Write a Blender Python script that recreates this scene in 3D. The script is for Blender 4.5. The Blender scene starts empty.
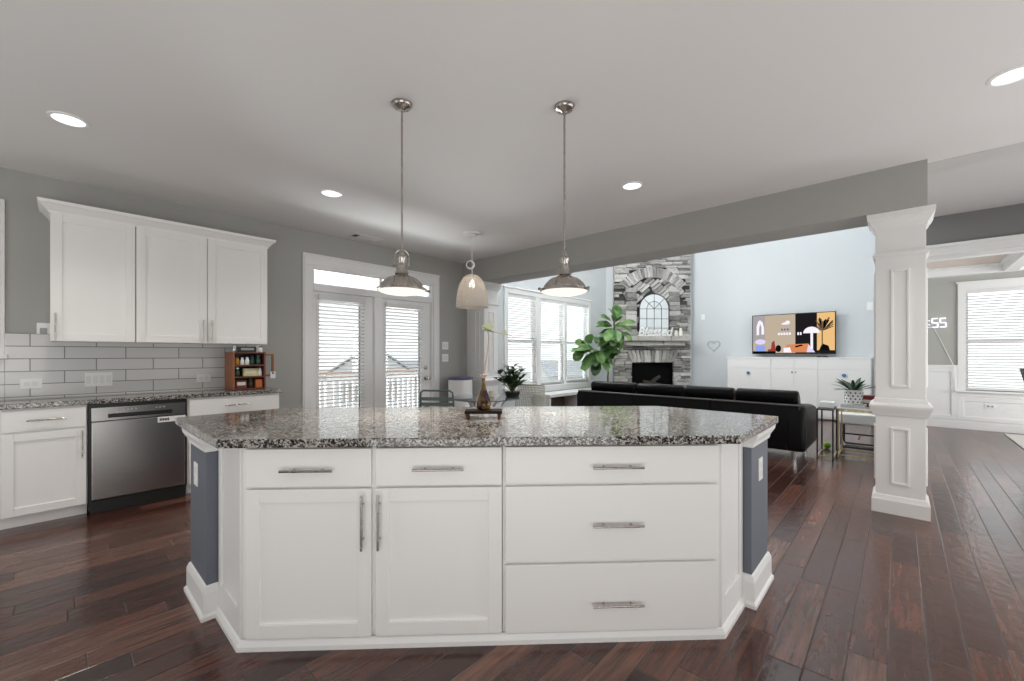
import bpy, math, random
from mathutils import Vector, Matrix
R = math.radians
random.seed(7)
SC = bpy.context.scene
COL = SC.collection

# ------------------------------------------------------------------ camera, world, exposure
cam_d = bpy.data.cameras.new('camera')
cam_d.sensor_width = 36.0
cam_d.lens = 420.0 / 1024 * 36.0
cam_d.shift_y = 13.8 / 1024
cam_d.clip_start = 0.05
cam = bpy.data.objects.new('camera', cam_d)
COL.objects.link(cam)
cam.location = (0, 0, 1.27)
cam.rotation_euler = (R(90), 0, R(42.7 - 90))
SC.camera = cam

SC.view_settings.view_transform = 'Standard'
SC.view_settings.look = 'None'
SC.view_settings.gamma = 1.0
SC.view_settings.use_curve_mapping = False
SC.view_settings.exposure = 1.06

W = bpy.data.worlds.new('overcast_sky')
SC.world = W
W.use_nodes = True
W.node_tree.nodes['Background'].inputs[0].default_value = (0.93, 0.97, 1.0, 1)
W.node_tree.nodes['Background'].inputs[1].default_value = 0.85
try:
    SC.cycles.max_bounces = 10
    SC.cycles.diffuse_bounces = 6
    SC.cycles.transparent_max_bounces = 16
    SC.cycles.caustics_reflective = False
    SC.cycles.caustics_refractive = False
    SC.cycles.sample_clamp_indirect = 4.0
except Exception:
    pass

def area(name, loc, target, sx, sy, energy, col=(1, 1, 1)):
    l = bpy.data.lights.new(name, 'AREA'); l.shape = 'RECTANGLE'; l.size = sx; l.size_y = sy; l.energy = energy; l.color = col
    o = bpy.data.objects.new(name, l); COL.objects.link(o); o.location = loc
    o.rotation_euler = (Vector(target) - Vector(loc)).to_track_quat('-Z', 'Y').to_euler()
    return o
# added fill lamps: some aim up at the ceilings, others shine in like daylight
area('rear_ceiling_fill', (-0.9, -0.9, 0.7), (0.1, 0.1, 2.74), 2.6, 2.6, 31, (1.0, 0.99, 0.975))  # added fill lamp behind the camera, aimed at the kitchen ceiling
area('left_ceiling_fill', (-1.7, 3.0, 0.7), (0.6, 3.2, 2.74), 2.2, 2.6, 11, (1.0, 0.99, 0.975))  # added fill out of view on the left, brightens the ceiling there
area('hall_ceiling_fill', (3.4, -2.6, 0.6), (3.6, -1.2, 2.74), 3.0, 2.2, 30, (1.0, 0.99, 0.975))  # extra lamp added out of view on the right, aimed upward
area('yard_fill', (3.4, 12.0, -1.5), (2.9, 3.6, 2.6), 7.0, 2.6, 1000, (0.97, 0.99, 1.0))  # added lamp low in the yard, sends light up through the glass doors
area('side_yard_fill', (8.6, 12.5, -1.1), (6.8, 3.4, 2.9), 4.5, 1.6, 330, (0.95, 0.98, 1.0))  # another added lamp low outside, for the triple window
area('dining_fill', (8.6, -4.95, 1.5), (9.6, 0.0, 1.2), 2.0, 1.8, 80, (0.97, 0.99, 1.0))  # lamp added outside the side wall to brighten the dining room
area('upper_opening_fill', (6.9, 5.75, 3.9), (8.9, 1.2, 1.2), 3.2, 1.1, 150, (0.93, 0.97, 1.0))  # lamp added outside the upper openings to light the television wall
area('family_ceiling_fill', (6.6, 2.2, 3.3), (6.6, 2.2, 4.3), 2.4, 2.4, 62, (0.97, 0.99, 1.0))  # unseen lamp added above beam level, fills the family room by its ceiling

# ------------------------------------------------------------------ mesh builder
class MB:
    def __init__(s):
        s.v = []; s.f = []; s.m = []
    def add(s, verts, faces, m=0):
        o = len(s.v)
        s.v += [Vector(p) for p in verts]
        s.f += [tuple(i + o for i in f) for f in faces]
        s.m += [m] * len(faces)
        return s
    def box(s, x0, x1, y0, y1, z0, z1, m=0):
        x0, x1 = sorted((x0, x1)); y0, y1 = sorted((y0, y1)); z0, z1 = sorted((z0, z1))
        return s.add([(x0,y0,z0),(x1,y0,z0),(x1,y1,z0),(x0,y1,z0),(x0,y0,z1),(x1,y0,z1),(x1,y1,z1),(x0,y1,z1)],
              [(0,3,2,1),(4,5,6,7),(0,1,5,4),(1,2,6,5),(2,3,7,6),(3,0,4,7)], m)
    def obox(s, c, ax, ay, az, m=0):
        c = Vector(c); ax = Vector(ax); ay = Vector(ay); az = Vector(az)
        P = []
        for k in (-1, 1):
            for (i, j) in ((-1,-1),(1,-1),(1,1),(-1,1)):
                P.append(c + ax*i + ay*j + az*k)
        return s.add(P, [(0,3,2,1),(4,5,6,7),(0,1,5,4),(1,2,6,5),(2,3,7,6),(3,0,4,7)], m)
    def prism(s, poly, z0, z1, m=0):
        n = len(poly)
        a = sum(poly[i][0]*poly[(i+1)%n][1]-poly[(i+1)%n][0]*poly[i][1] for i in range(n))
        if a < 0: poly = poly[::-1]
        V = [(x,y,z0) for x,y in poly] + [(x,y,z1) for x,y in poly]
        F = [tuple(range(n-1,-1,-1)), tuple(range(n,2*n))] + [(i,(i+1)%n,(i+1)%n+n,i+n) for i in range(n)]
        return s.add(V, F, m)
    def ring(s, prof, poly, m=0, closed=True):
        # sweep: profile list of (offset_out, z) around a 2D polyline with mitred corners; solid closed profile
        n = len(poly); P = [Vector((x,y)) for x,y in poly]
        offs = []
        for i in range(n):
            a = P[i-1] if (closed or i > 0) else None
            b = P[(i+1)%n] if (closed or i < n-1) else None
            d1 = (P[i]-a).normalized() if a is not None else None
            d2 = (b-P[i]).normalized() if b is not None else None
            if d1 is None: d1 = d2
            if d2 is None: d2 = d1
            n1 = Vector((d1.y,-d1.x)); n2 = Vector((d2.y,-d2.x))
            k = (n1+n2)
            k = k/ max(1e-6, (1+n1.dot(n2)))
            offs.append(k)
        q = len(prof); V = []; F = []
        for i in range(n):
            for (o,z) in prof:
                p = P[i]+offs[i]*o
                V.append((p.x,p.y,z))
        for i in range(n if closed else n-1):
            j = (i+1)%n
            for k in range(q):
                l = (k+1)%q
                F.append((i*q+k, j*q+k, j*q+l, i*q+l))
        if not closed:
            F.append(tuple(range(q-1,-1,-1))); F.append(tuple((n-1)*q+k for k in range(q)))
        return s.add(V,F,m)
    def lathe(s, prof, n=24, c=(0,0,0), m=0, ax=None):
        V=[];F=[];c=Vector(c)
        q=Matrix.Identity(3)
        if ax is not None: q=Vector((0,0,1)).rotation_difference(Vector(ax)).to_matrix()
        k=len(prof)
        for (r,z) in prof:
            for i in range(n):
                a=2*math.pi*i/n
                V.append(c+q@Vector((max(r,1e-5)*math.cos(a),max(r,1e-5)*math.sin(a),z)))
        for j in range(k-1):
            for i in range(n):
                F.append((j*n+i,j*n+(i+1)%n,(j+1)*n+(i+1)%n,(j+1)*n+i))
        if prof[0][0]>1e-4: F.append(tuple(range(n-1,-1,-1)))
        if prof[-1][0]>1e-4: F.append(tuple((k-1)*n+i for i in range(n)))
        return s.add(V,F,m)
    def cyl(s, c, r, z0, z1, n=20, m=0):
        return s.lathe([(r,z0),(r,z1)], n, c, m)
    def tube(s, pts, r, n=8, closed=False, m=0):
        P=[Vector(p) for p in pts]; k=len(P)
        rr = r if isinstance(r,(list,tuple)) else [r]*k
        V=[];F=[]; prev=None
        for i in range(k):
            if closed: t=(P[(i+1)%k]-P[i-1])
            else: t=P[min(i+1,k-1)]-P[max(i-1,0)]
            t.normalize()
            if prev is None:
                u=t.orthogonal().normalized()
            else:
                u=(prev-t*prev.dot(t))
                u = u.normalized() if u.length>1e-6 else t.orthogonal().normalized()
            prev=u; w=t.cross(u)
            for j in range(n):
                a=2*math.pi*j/n
                V.append(P[i]+(u*math.cos(a)+w*math.sin(a))*rr[i])
        for i in range(k if closed else k-1):
            i2=(i+1)%k
            for j in range(n):
                F.append((i*n+j,i*n+(j+1)%n,i2*n+(j+1)%n,i2*n+j))
        if not closed:
            F.append(tuple(range(n-1,-1,-1))); F.append(tuple((k-1)*n+j for j in range(n)))
        return s.add(V,F,m)
    def frame(s, axis, a0,a1,b0,b1, w, d0,d1, m=0, wb=None, wt=None):
        # rectangular picture frame; axis 'y': a=x,b=z ; axis 'x': a=y,b=z ; depth d0..d1
        wb = w if wb is None else wb; wt = w if wt is None else wt
        def bx(p0,p1,q0,q1):
            if axis=='y': s.box(p0,p1,d0,d1,q0,q1,m)
            else: s.box(d0,d1,p0,p1,q0,q1,m)
        bx(a0,a0+w,b0,b1); bx(a1-w,a1,b0,b1); bx(a0+w,a1-w,b0,b0+wb); bx(a0+w,a1-w,b1-wt,b1)
        return s

def rootmat(o):
    M = Matrix.Translation(o.location) @ o.rotation_euler.to_matrix().to_4x4()
    if o.parent: return rootmat(o.parent) @ M
    return M

def link(name, mb, mat, parent=None, world=True, bevel=0.0, smooth=False, loc=None, seg=2, sub=0, rz=0.0):
    me = bpy.data.meshes.new(name)
    o = bpy.data.objects.new(name, me)
    COL.objects.link(o)
    V = mb.v
    if parent:
        o.parent = parent
        if world:
            Mi = rootmat(parent).inverted()
            V = [Mi @ p for p in V]
    else:
        if loc is None:
            xs=[p.x for p in V]; ys=[p.y for p in V]; zs=[p.z for p in V]
            loc=((min(xs)+max(xs))/2,(min(ys)+max(ys))/2,min(zs))
        o.location=loc; o.rotation_euler=(0,0,rz)
        Mi=rootmat(o).inverted()
        if world: V=[Mi @ p for p in V]
    me.from_pydata([tuple(p) for p in V], [], mb.f)
    for mm in (mat if isinstance(mat,(list,tuple)) else [mat]): me.materials.append(mm)
    me.polygons.foreach_set('material_index', mb.m)
    if smooth:
        me.polygons.foreach_set('use_smooth',[True]*len(me.polygons))
        try: me.set_sharp_from_angle(angle=R(38))
        except Exception: pass
    me.update()
    if bevel>0:
        b=o.modifiers.new('bevel','BEVEL'); b.width=bevel; b.segments=seg; b.limit_method='ANGLE'; b.angle_limit=R(40)
        b.harden_normals=False
    if sub:
        u=o.modifiers.new('subsurf','SUBSURF'); u.levels=sub; u.render_levels=sub
    return o

def thing(name, label, cat, loc=(0,0,0), rz=0.0, group=None):
    o=bpy.data.objects.new(name,None); COL.objects.link(o)
    o.empty_display_size=0.1
    o.location=loc; o.rotation_euler=(0,0,rz)
    o['label']=label; o['category']=cat
    if group: o['group']=group
    return o
def tag(o,label,cat,group=None):
    o['label']=label; o['category']=cat
    if group: o['group']=group
    return o
def struct(o):
    o['kind']='structure'; return o
def dup(root, loc=None, rz=None, label=None, group=None):
    def cp(o,par):
        c=o.copy(); COL.objects.link(c)
        if par: c.parent=par
        for ch in o.children: cp(ch,c)
        return c
    r=cp(root,None)
    if loc is not None: r.location=loc
    if rz is not None: r.rotation_euler=(0,0,rz)
    if label: r['label']=label
    if group: r['group']=group
    return r

# ------------------------------------------------------------------ materials
def newmat(name):
    m=bpy.data.materials.new(name); m.use_nodes=True
    nt=m.node_tree; b=nt.nodes['Principled BSDF']
    return m,nt,b
def P(name,col,rough=0.5,metal=0.0,spec=0.5,bump=0.0,bscale=60.0,var=0.0,vscale=6.0,emit=None,estr=0.0,coat=0.0,trans=0.0):
    m,nt,b=newmat(name)
    b.inputs['Base Color'].default_value=(*col,1)
    b.inputs['Roughness'].default_value=rough
    b.inputs['Metallic'].default_value=metal
    b.inputs['Specular IOR Level'].default_value=spec
    if coat: b.inputs['Coat Weight'].default_value=coat; b.inputs['Coat Roughness'].default_value=0.08
    if trans: b.inputs['Transmission Weight'].default_value=trans
    N=nt.nodes; L=nt.links
    if emit: 
        b.inputs['Emission Color'].default_value=(*emit,1); b.inputs['Emission Strength'].default_value=estr
    tc=N.new('ShaderNodeTexCoord')
    if var>0:
        nz=N.new('ShaderNodeTexNoise'); nz.inputs['Scale'].default_value=vscale; nz.inputs['Detail'].default_value=4
        L.new(tc.outputs['Object'],nz.inputs['Vector'])
        mx=N.new('ShaderNodeMix'); mx.data_type='RGBA'
        mx.inputs[6].default_value=(*[c*(1-var) for c in col],1); mx.inputs[7].default_value=(*[min(1,c*(1+var)) for c in col],1)
        L.new(nz.outputs['Fac'],mx.inputs[0]); L.new(mx.outputs[2],b.inputs['Base Color'])
    if bump>0:
        n2=N.new('ShaderNodeTexNoise'); n2.inputs['Scale'].default_value=bscale; n2.inputs['Detail'].default_value=3
        L.new(tc.outputs['Object'],n2.inputs['Vector'])
        bp=N.new('ShaderNodeBump'); bp.inputs['Strength'].default_value=bump; bp.inputs['Distance'].default_value=0.01
        L.new(n2.outputs['Fac'],bp.inputs['Height']); L.new(bp.outputs['Normal'],b.inputs['Normal'])
    return m
def math_node(nt,op,a=None,b=None):
    n=nt.nodes.new('ShaderNodeMath'); n.operation=op
    for i,x in enumerate((a,b)):
        if x is None: continue
        if isinstance(x,(int,float)): n.inputs[i].default_value=x
        else: nt.links.new(x,n.inputs[i])
    return n.outputs[0]
def ramp(nt,fac,stops,interp='LINEAR'):
    r=nt.nodes.new('ShaderNodeValToRGB'); cr=r.color_ramp; cr.interpolation=interp
    while len(cr.elements)<len(stops): cr.elements.new(0.5)
    for e,(p,c) in zip(cr.elements,stops):
        e.position=p; e.color=(*c,1)
    nt.links.new(fac,r.inputs['Fac']); return r.outputs['Color']

def wood_floor():
    m,nt,b=newmat('dark_scraped_hardwood'); N=nt.nodes; L=nt.links
    geo=N.new('ShaderNodeNewGeometry'); sx=N.new('ShaderNodeSeparateXYZ'); L.new(geo.outputs['Position'],sx.inputs[0])
    X,Y=sx.outputs[0],sx.outputs[1]
    yr=math_node(nt,'DIVIDE',math_node(nt,'ADD',Y,20-0.037),0.125)
    row=math_node(nt,'FLOOR',yr); fy=math_node(nt,'FRACT',yr)
    wn=N.new('ShaderNodeTexWhiteNoise'); wn.noise_dimensions='1D'; L.new(row,wn.inputs['W'])
    xr=math_node(nt,'ADD',math_node(nt,'DIVIDE',math_node(nt,'ADD',X,30),0.82),math_node(nt,'MULTIPLY',wn.outputs['Value'],7.3))
    col=math_node(nt,'FLOOR',xr); fx=math_node(nt,'FRACT',xr)
    cv=N.new('ShaderNodeCombineXYZ'); L.new(row,cv.inputs[0]); L.new(col,cv.inputs[1])
    w2=N.new('ShaderNodeTexWhiteNoise'); w2.noise_dimensions='2D'; L.new(cv.outputs[0],w2.inputs['Vector'])
    # grain
    mp=N.new('ShaderNodeMapping'); mp.inputs['Scale'].default_value=(1.6,22,1)
    ad=N.new('ShaderNodeVectorMath'); ad.operation='ADD'
    L.new(geo.outputs['Position'],ad.inputs[0])
    sc=N.new('ShaderNodeVectorMath'); sc.operation='SCALE'; L.new(w2.outputs['Color'],sc.inputs[0]); sc.inputs['Scale'].default_value=9
    L.new(sc.outputs[0],ad.inputs[1]); L.new(ad.outputs[0],mp.inputs['Vector'])
    g=N.new('ShaderNodeTexNoise'); g.inputs['Scale'].default_value=2.0; g.inputs['Detail'].default_value=6; g.inputs['Roughness'].default_value=0.65
    L.new(mp.outputs[0],g.inputs['Vector'])
    base=ramp(nt,w2.outputs['Value'],[(0.0,(0.036,0.011,0.008)),(0.3,(0.064,0.019,0.012)),(0.6,(0.098,0.031,0.019)),(0.85,(0.135,0.050,0.031)),(1.0,(0.175,0.080,0.054))])
    gr=ramp(nt,g.outputs['Fac'],[(0.3,(0.35,0.35,0.35)),(0.55,(1,1,1)),(0.75,(1.5,1.4,1.3))])
    mu=N.new('ShaderNodeMix'); mu.data_type='RGBA'; mu.blend_type='MULTIPLY'; mu.inputs[0].default_value=1
    L.new(base,mu.inputs[6]); L.new(gr,mu.inputs[7])
    # joints
    ey=math_node(nt,'MINIMUM',fy,math_node(nt,'SUBTRACT',1.0,fy))
    ex=math_node(nt,'MULTIPLY',math_node(nt,'MINIMUM',fx,math_node(nt,'SUBTRACT',1.0,fx)),6.56)
    e=math_node(nt,'MINIMUM',ey,ex)
    gap=math_node(nt,'MINIMUM',1.0,math_node(nt,'DIVIDE',e,0.03))
    m2=N.new('ShaderNodeMix'); m2.data_type='RGBA'
    m2.inputs[6].default_value=(0.008,0.005,0.004,1); L.new(gap,m2.inputs[0]); L.new(mu.outputs[2],m2.inputs[7])
    L.new(m2.outputs[2],b.inputs['Base Color'])
    # bump
    mp2=N.new('ShaderNodeMapping'); mp2.inputs['Scale'].default_value=(13,20,1); L.new(ad.outputs[0],mp2.inputs['Vector'])
    n2=N.new('ShaderNodeTexNoise'); n2.inputs['Scale'].default_value=1.0; n2.inputs['Detail'].default_value=2; L.new(mp2.outputs[0],n2.inputs['Vector'])
    h=math_node(nt,'ADD',math_node(nt,'MULTIPLY',n2.outputs['Fac'],0.9),math_node(nt,'MULTIPLY',gap,0.5))
    h=math_node(nt,'ADD',h,math_node(nt,'MULTIPLY',g.outputs['Fac'],0.25))
    bp=N.new('ShaderNodeBump'); bp.inputs['Strength'].default_value=0.42; bp.inputs['Distance'].default_value=0.006
    L.new(h,bp.inputs['Height']); L.new(bp.outputs['Normal'],b.inputs['Normal'])
    b.inputs['Roughness'].default_value=0.21
    b.inputs['Specular IOR Level'].default_value=0.8
    return m

def granite():
    m,nt,b=newmat('speckled_granite'); N=nt.nodes; L=nt.links
    geo=N.new('ShaderNodeNewGeometry')
    v1=N.new('ShaderNodeTexVoronoi'); v1.inputs['Scale'].default_value=135; v1.inputs['Randomness'].default_value=1
    v2=N.new('ShaderNodeTexVoronoi'); v2.inputs['Scale'].default_value=270
    nz=N.new('ShaderNodeTexNoise'); nz.inputs['Scale'].default_value=14; nz.inputs['Detail'].default_value=4
    dz=N.new('ShaderNodeTexNoise'); dz.inputs['Scale'].default_value=60
    ds=N.new('ShaderNodeVectorMath'); ds.operation='SCALE'; ds.inputs['Scale'].default_value=0.012
    L.new(geo.outputs['Position'],dz.inputs['Vector']); L.new(dz.outputs['Color'],ds.inputs[0])
    ad=N.new('ShaderNodeVectorMath'); L.new(geo.outputs['Position'],ad.inputs[0]); L.new(ds.outputs[0],ad.inputs[1])
    for n in (v1,v2): L.new(ad.outputs[0],n.inputs['Vector'])
    L.new(geo.outputs['Position'],nz.inputs['Vector'])
    s1=N.new('ShaderNodeSeparateColor'); L.new(v1.outputs['Color'],s1.inputs[0])
    s2=N.new('ShaderNodeSeparateColor'); L.new(v2.outputs['Color'],s2.inputs[0])
    f=math_node(nt,'ADD',math_node(nt,'MULTIPLY',s1.outputs[0],0.68),math_node(nt,'MULTIPLY',s2.outputs[0],0.32))
    f=math_node(nt,'ADD',f,math_node(nt,'MULTIPLY',math_node(nt,'SUBTRACT',nz.outputs['Fac'],0.5),0.35))
    c=ramp(nt,f,[(0.0,(0.010,0.010,0.010)),(0.36,(0.025,0.025,0.025)),(0.44,(0.10,0.095,0.088)),(0.55,(0.22,0.20,0.185)),(0.68,(0.37,0.345,0.32)),(0.88,(0.55,0.53,0.50))])
    L.new(c,b.inputs['Base Color'])
    b.inputs['Roughness'].default_value=0.07
    b.inputs['Specular IOR Level'].default_value=0.55
    return m

def tile():
    m,nt,b=newmat('glazed_subway_tile'); N=nt.nodes; L=nt.links
    geo=N.new('ShaderNodeNewGeometry'); sx=N.new('ShaderNodeSeparateXYZ'); L.new(geo.outputs['Position'],sx.inputs[0])
    cv=N.new('ShaderNodeCombineXYZ')
    L.new(math_node(nt,'ADD',sx.outputs[0],3.825-0.044),cv.inputs[0]); L.new(math_node(nt,'SUBTRACT',sx.outputs[2],0.9277-0.102*4),cv.inputs[1])
    br=N.new('ShaderNodeTexBrick'); br.inputs['Scale'].default_value=1.0
    br.inputs['Brick Width'].default_value=0.3825; br.inputs['Row Height'].default_value=0.102
    br.inputs['Mortar Size'].default_value=0.0035; br.inputs['Mortar Smooth'].default_value=0.1; br.offset=0.5
    br.inputs['Color1'].default_value=(0.64,0.64,0.63,1); br.inputs['Color2'].default_value=(0.70,0.70,0.69,1); br.inputs['Mortar'].default_value=(0.24,0.24,0.235,1)
    L.new(cv.outputs[0],br.inputs['Vector']); L.new(br.outputs['Color'],b.inputs['Base Color'])
    bp=N.new('ShaderNodeBump'); bp.invert=True; bp.inputs['Strength'].default_value=0.6; bp.inputs['Distance'].default_value=0.003
    L.new(br.outputs['Fac'],bp.inputs['Height']); L.new(bp.outputs['Normal'],b.inputs['Normal'])
    b.inputs['Roughness'].default_value=0.18
    return m

def stone():
    m,nt,b=newmat('stacked_ledgestone'); N=nt.nodes; L=nt.links
    geo=N.new('ShaderNodeNewGeometry')
    nz=N.new('ShaderNodeTexNoise'); nz.inputs['Scale'].default_value=14; nz.inputs['Detail'].default_value=6; nz.inputs['Roughness'].default_value=0.7
    L.new(geo.outputs['Position'],nz.inputs['Vector'])
    f=math_node(nt,'ADD',math_node(nt,'MULTIPLY',geo.outputs['Random Per Island'],0.62),math_node(nt,'MULTIPLY',nz.outputs['Fac'],0.42))
    c=ramp(nt,f,[(0.15,(0.15,0.145,0.135)),(0.4,(0.34,0.33,0.31)),(0.6,(0.52,0.50,0.475)),(0.8,(0.66,0.64,0.61)),(0.95,(0.80,0.78,0.75))])
    L.new(c,b.inputs['Base Color'])
    bp=N.new('ShaderNodeBump'); bp.inputs['Strength'].default_value=0.8; bp.inputs['Distance'].default_value=0.02
    L.new(nz.outputs['Fac'],bp.inputs['Height']); L.new(bp.outputs['Normal'],b.inputs['Normal'])
    b.inputs['Roughness'].default_value=0.85
    return m

def steel(name,col,rough,scale):
    m,nt,b=newmat(name); N=nt.nodes; L=nt.links
    b.inputs['Base Color'].default_value=(*col,1); b.inputs['Metallic'].default_value=1
    tc=N.new('ShaderNodeTexCoord'); mp=N.new('ShaderNodeMapping'); mp.inputs['Scale'].default_value=scale
    L.new(tc.outputs['Object'],mp.inputs['Vector'])
    nz=N.new('ShaderNodeTexNoise'); nz.inputs['Scale'].default_value=1; nz.inputs['Detail'].default_value=3; L.new(mp.outputs[0],nz.inputs['Vector'])
    r=math_node(nt,'ADD',rough-0.07,math_node(nt,'MULTIPLY',nz.outputs['Fac'],0.14)); L.new(r,b.inputs['Roughness'])
    return m

def pane_glass():
    m=bpy.data.materials.new('window_glass'); m.use_nodes=True; nt=m.node_tree; N=nt.nodes; L=nt.links
    N.remove(N['Principled BSDF']); out=N['Material Output']
    t=N.new('ShaderNodeBsdfTransparent'); t.inputs[0].default_value=(0.97,0.985,0.98,1)
    g=N.new('ShaderNodeBsdfGlossy'); g.inputs['Roughness'].default_value=0.02
    lw=N.new('ShaderNodeLayerWeight'); lw.inputs['Blend'].default_value=0.5
    fr=math_node(nt,'ADD',0.035,math_node(nt,'MULTIPLY',math_node(nt,'POWER',lw.outputs['Facing'],5.0),0.85))
    mx=N.new('ShaderNodeMixShader'); L.new(fr,mx.inputs[0]); L.new(t.outputs[0],mx.inputs[1]); L.new(g.outputs[0],mx.inputs[2]); L.new(mx.outputs[0],out.inputs[0])
    return m
def woven():
    m=bpy.data.materials.new('white_woven_mesh'); m.use_nodes=True; nt=m.node_tree; N=nt.nodes; L=nt.links
    b=N['Principled BSDF']; out=N['Material Output']
    b.inputs['Base Color'].default_value=(0.50,0.48,0.45,1); b.inputs['Specular IOR Level'].default_value=0.05; b.inputs['Roughness'].default_value=0.9
    t=N.new('ShaderNodeBsdfTransparent'); tl=N.new('ShaderNodeBsdfTranslucent'); tl.inputs[0].default_value=(0.8,0.74,0.68,1)
    tc=N.new('ShaderNodeTexCoord'); v=N.new('ShaderNodeTexVoronoi'); v.inputs['Scale'].default_value=85; L.new(tc.outputs['Object'],v.inputs['Vector'])
    hole=math_node(nt,'LESS_THAN',v.outputs['Distance'],0.30)
    m1=N.new('ShaderNodeMixShader'); m1.inputs[0].default_value=0.1; L.new(b.outputs[0],m1.inputs[1]); L.new(tl.outputs[0],m1.inputs[2])
    m2=N.new('ShaderNodeMixShader'); L.new(hole,m2.inputs[0]); L.new(m1.outputs[0],m2.inputs[1]); L.new(t.outputs[0],m2.inputs[2]); L.new(m2.outputs[0],out.inputs[0])
    return m
def emitter(name,col,s):
    m=bpy.data.materials.new(name); m.use_nodes=True; nt=m.node_tree; N=nt.nodes
    N.remove(N['Principled BSDF']); e=N.new('ShaderNodeEmission'); e.inputs[0].default_value=(*col,1); e.inputs[1].default_value=s
    nt.links.new(e.outputs[0],N['Material Output'].inputs[0]); return m

CABW=P('white_cabinet_paint',(0.87,0.86,0.84),0.38,bump=0.02,bscale=300)
TRIM=P('white_trim_paint',(0.82,0.82,0.81),0.4)
WALLG=P('grey_wall_paint',(0.40,0.40,0.378),0.75,bump=0.05,bscale=220)
WALLB=P('pale_blue_grey_wall_paint',(0.62,0.65,0.665),0.75,bump=0.05,bscale=220)
WALLD=P('dining_grey_wall_paint',(0.42,0.42,0.39),0.75,bump=0.05,bscale=220)
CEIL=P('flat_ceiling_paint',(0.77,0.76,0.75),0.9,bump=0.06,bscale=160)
CEILH=P('hall_ceiling_shade',(0.60,0.595,0.585),0.9,bump=0.06,bscale=160)  # same ceiling paint; the hall's dimmer light is put into this colour
CEILP=P('warm_coffer_paint',(0.70,0.61,0.55),0.9)
POST=P('slate_blue_paint',(0.135,0.150,0.18),0.6)
FLOOR=wood_floor(); GRAN=granite(); TILE=tile(); STONE=stone()
NICK=steel('brushed_nickel',(0.46,0.43,0.395),0.27,(14,14,14))
DARKNICK=P('dark_nickel',(0.25,0.23,0.21),0.35,1.0)
CHROME=P('chrome',(0.75,0.75,0.75),0.12,1.0)
STEEL=steel('brushed_stainless',(0.40,0.39,0.38),0.24,(3,3,500))
BLACK=P('black_plastic',(0.012,0.012,0.012),0.35)
BLKMET=P('black_metal',(0.014,0.014,0.015),0.4,0.0)
LEATHER=P('black_leather',(0.005,0.0045,0.005),0.33,bump=0.25,bscale=45,spec=0.16)
GLASS=pane_glass()
PLATE=P('white_plastic_plate',(0.85,0.85,0.84),0.3)
GREYP=P('grey_plastic',(0.35,0.35,0.35),0.4)
BLIND=P('white_blind_slat',(0.74,0.74,0.735),0.5)
GOLD=P('brass_metal',(0.62,0.47,0.22),0.28,1.0)
MANTEL=P('pale_cut_stone',(0.50,0.49,0.45),0.8,bump=0.5,bscale=30,var=0.25,vscale=9)
LENS=emitter('frosted_lamp_lens',(1.0,0.93,0.83),0.55)
CANLIT=emitter('recessed_lamp_glow',(1.0,0.98,0.95),0.85)
DECKW=P('weathered_deck_wood',(0.45,0.30,0.24),0.8,var=0.25,vscale=8)
RAILW=P('white_rail_paint',(0.75,0.75,0.76),0.7)
ROOF=P('grey_shingle',(0.36,0.38,0.41),0.9,var=0.2,vscale=3)
SIDING=P('pale_siding',(0.62,0.63,0.65),0.8)
GROUND=P('pale_dry_ground',(0.45,0.46,0.42),0.95,var=0.15,vscale=0.3)
SOIL=P('dark_soil',(0.03,0.022,0.016),0.95)

# ------------------------------------------------------------------ room shell
YW=5.2; XB=10.45; H=2.743; HG=4.3
b=MB()
b.box(-3.2,12.2,-4.6,5.34,-0.12,0)
struct(link('floor',b,FLOOR))
b=MB(); b.box(-60,80,5.6,120,-3.2,-3.0); struct(link('ground_outside',b,GROUND))

def wall_y(name,x0,x1,z0,z1,holes,y0,y1,mat):
    # wall in plane Y with rectangular holes (x0,x1,z0,z1), holes not overlapping in x
    b=MB(); xs=x0
    for (hx0,hx1,hz0,hz1) in sorted(holes):
        b.box(xs,hx0,y0,y1,z0,z1)
        if hz0>z0: b.box(hx0,hx1,y0,y1,z0,hz0)
        if hz1<z1: b.box(hx0,hx1,y0,y1,hz1,z1)
        xs=hx1
    b.box(xs,x1,y0,y1,z0,z1)
    return struct(link(name,b,mat))
wall_y('wall_left',-3.2,4.62,0,H,[(-1.55,-0.37,1.27,2.40),(2.075,3.87,0.0,2.345)],YW,YW+0.14,WALLG)
b=MB()
wall_y('wall_window',4.62,9.2,0,2.8,[(5.5,8.18,0.66,2.385)],YW,YW+0.14,WALLB)
wall_y('wall_added_clerestory',4.62,9.2,2.8,HG,[(5.5,6.33,3.4,4.2),(6.45,7.25,3.4,4.2),(7.33,8.17,3.4,4.2)],YW,YW+0.14,WALLB)  # unseen upper openings, added to let light into the family room
b=MB(); b.box(XB,XB+0.14,0.06,4.2,0,HG); struct(link('wall_back',b,WALLB))
def wall_x(name,y0,y1,z0,z1,hole,x0,x1,mat):
    b=MB(); hy0,hy1,hz0,hz1=hole
    b.box(x0,x1,y0,hy0,z0,z1); b.box(x0,x1,hy1,y1,z0,z1); b.box(x0,x1,hy0,hy1,z0,hz0); b.box(x0,x1,hy0,hy1,hz1,z1)
    return struct(link(name,b,mat))
wall_x('wall_dining',-4.6,-0.06,0,H,(-1.95,-0.81,0.66,2.37),XB,XB+0.14,WALLD)
b=MB(); b.box(6.37,XB,-0.06,0.06,0,HG); struct(link('wall_partition',b,WALLB))
s2=2**.5
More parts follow.
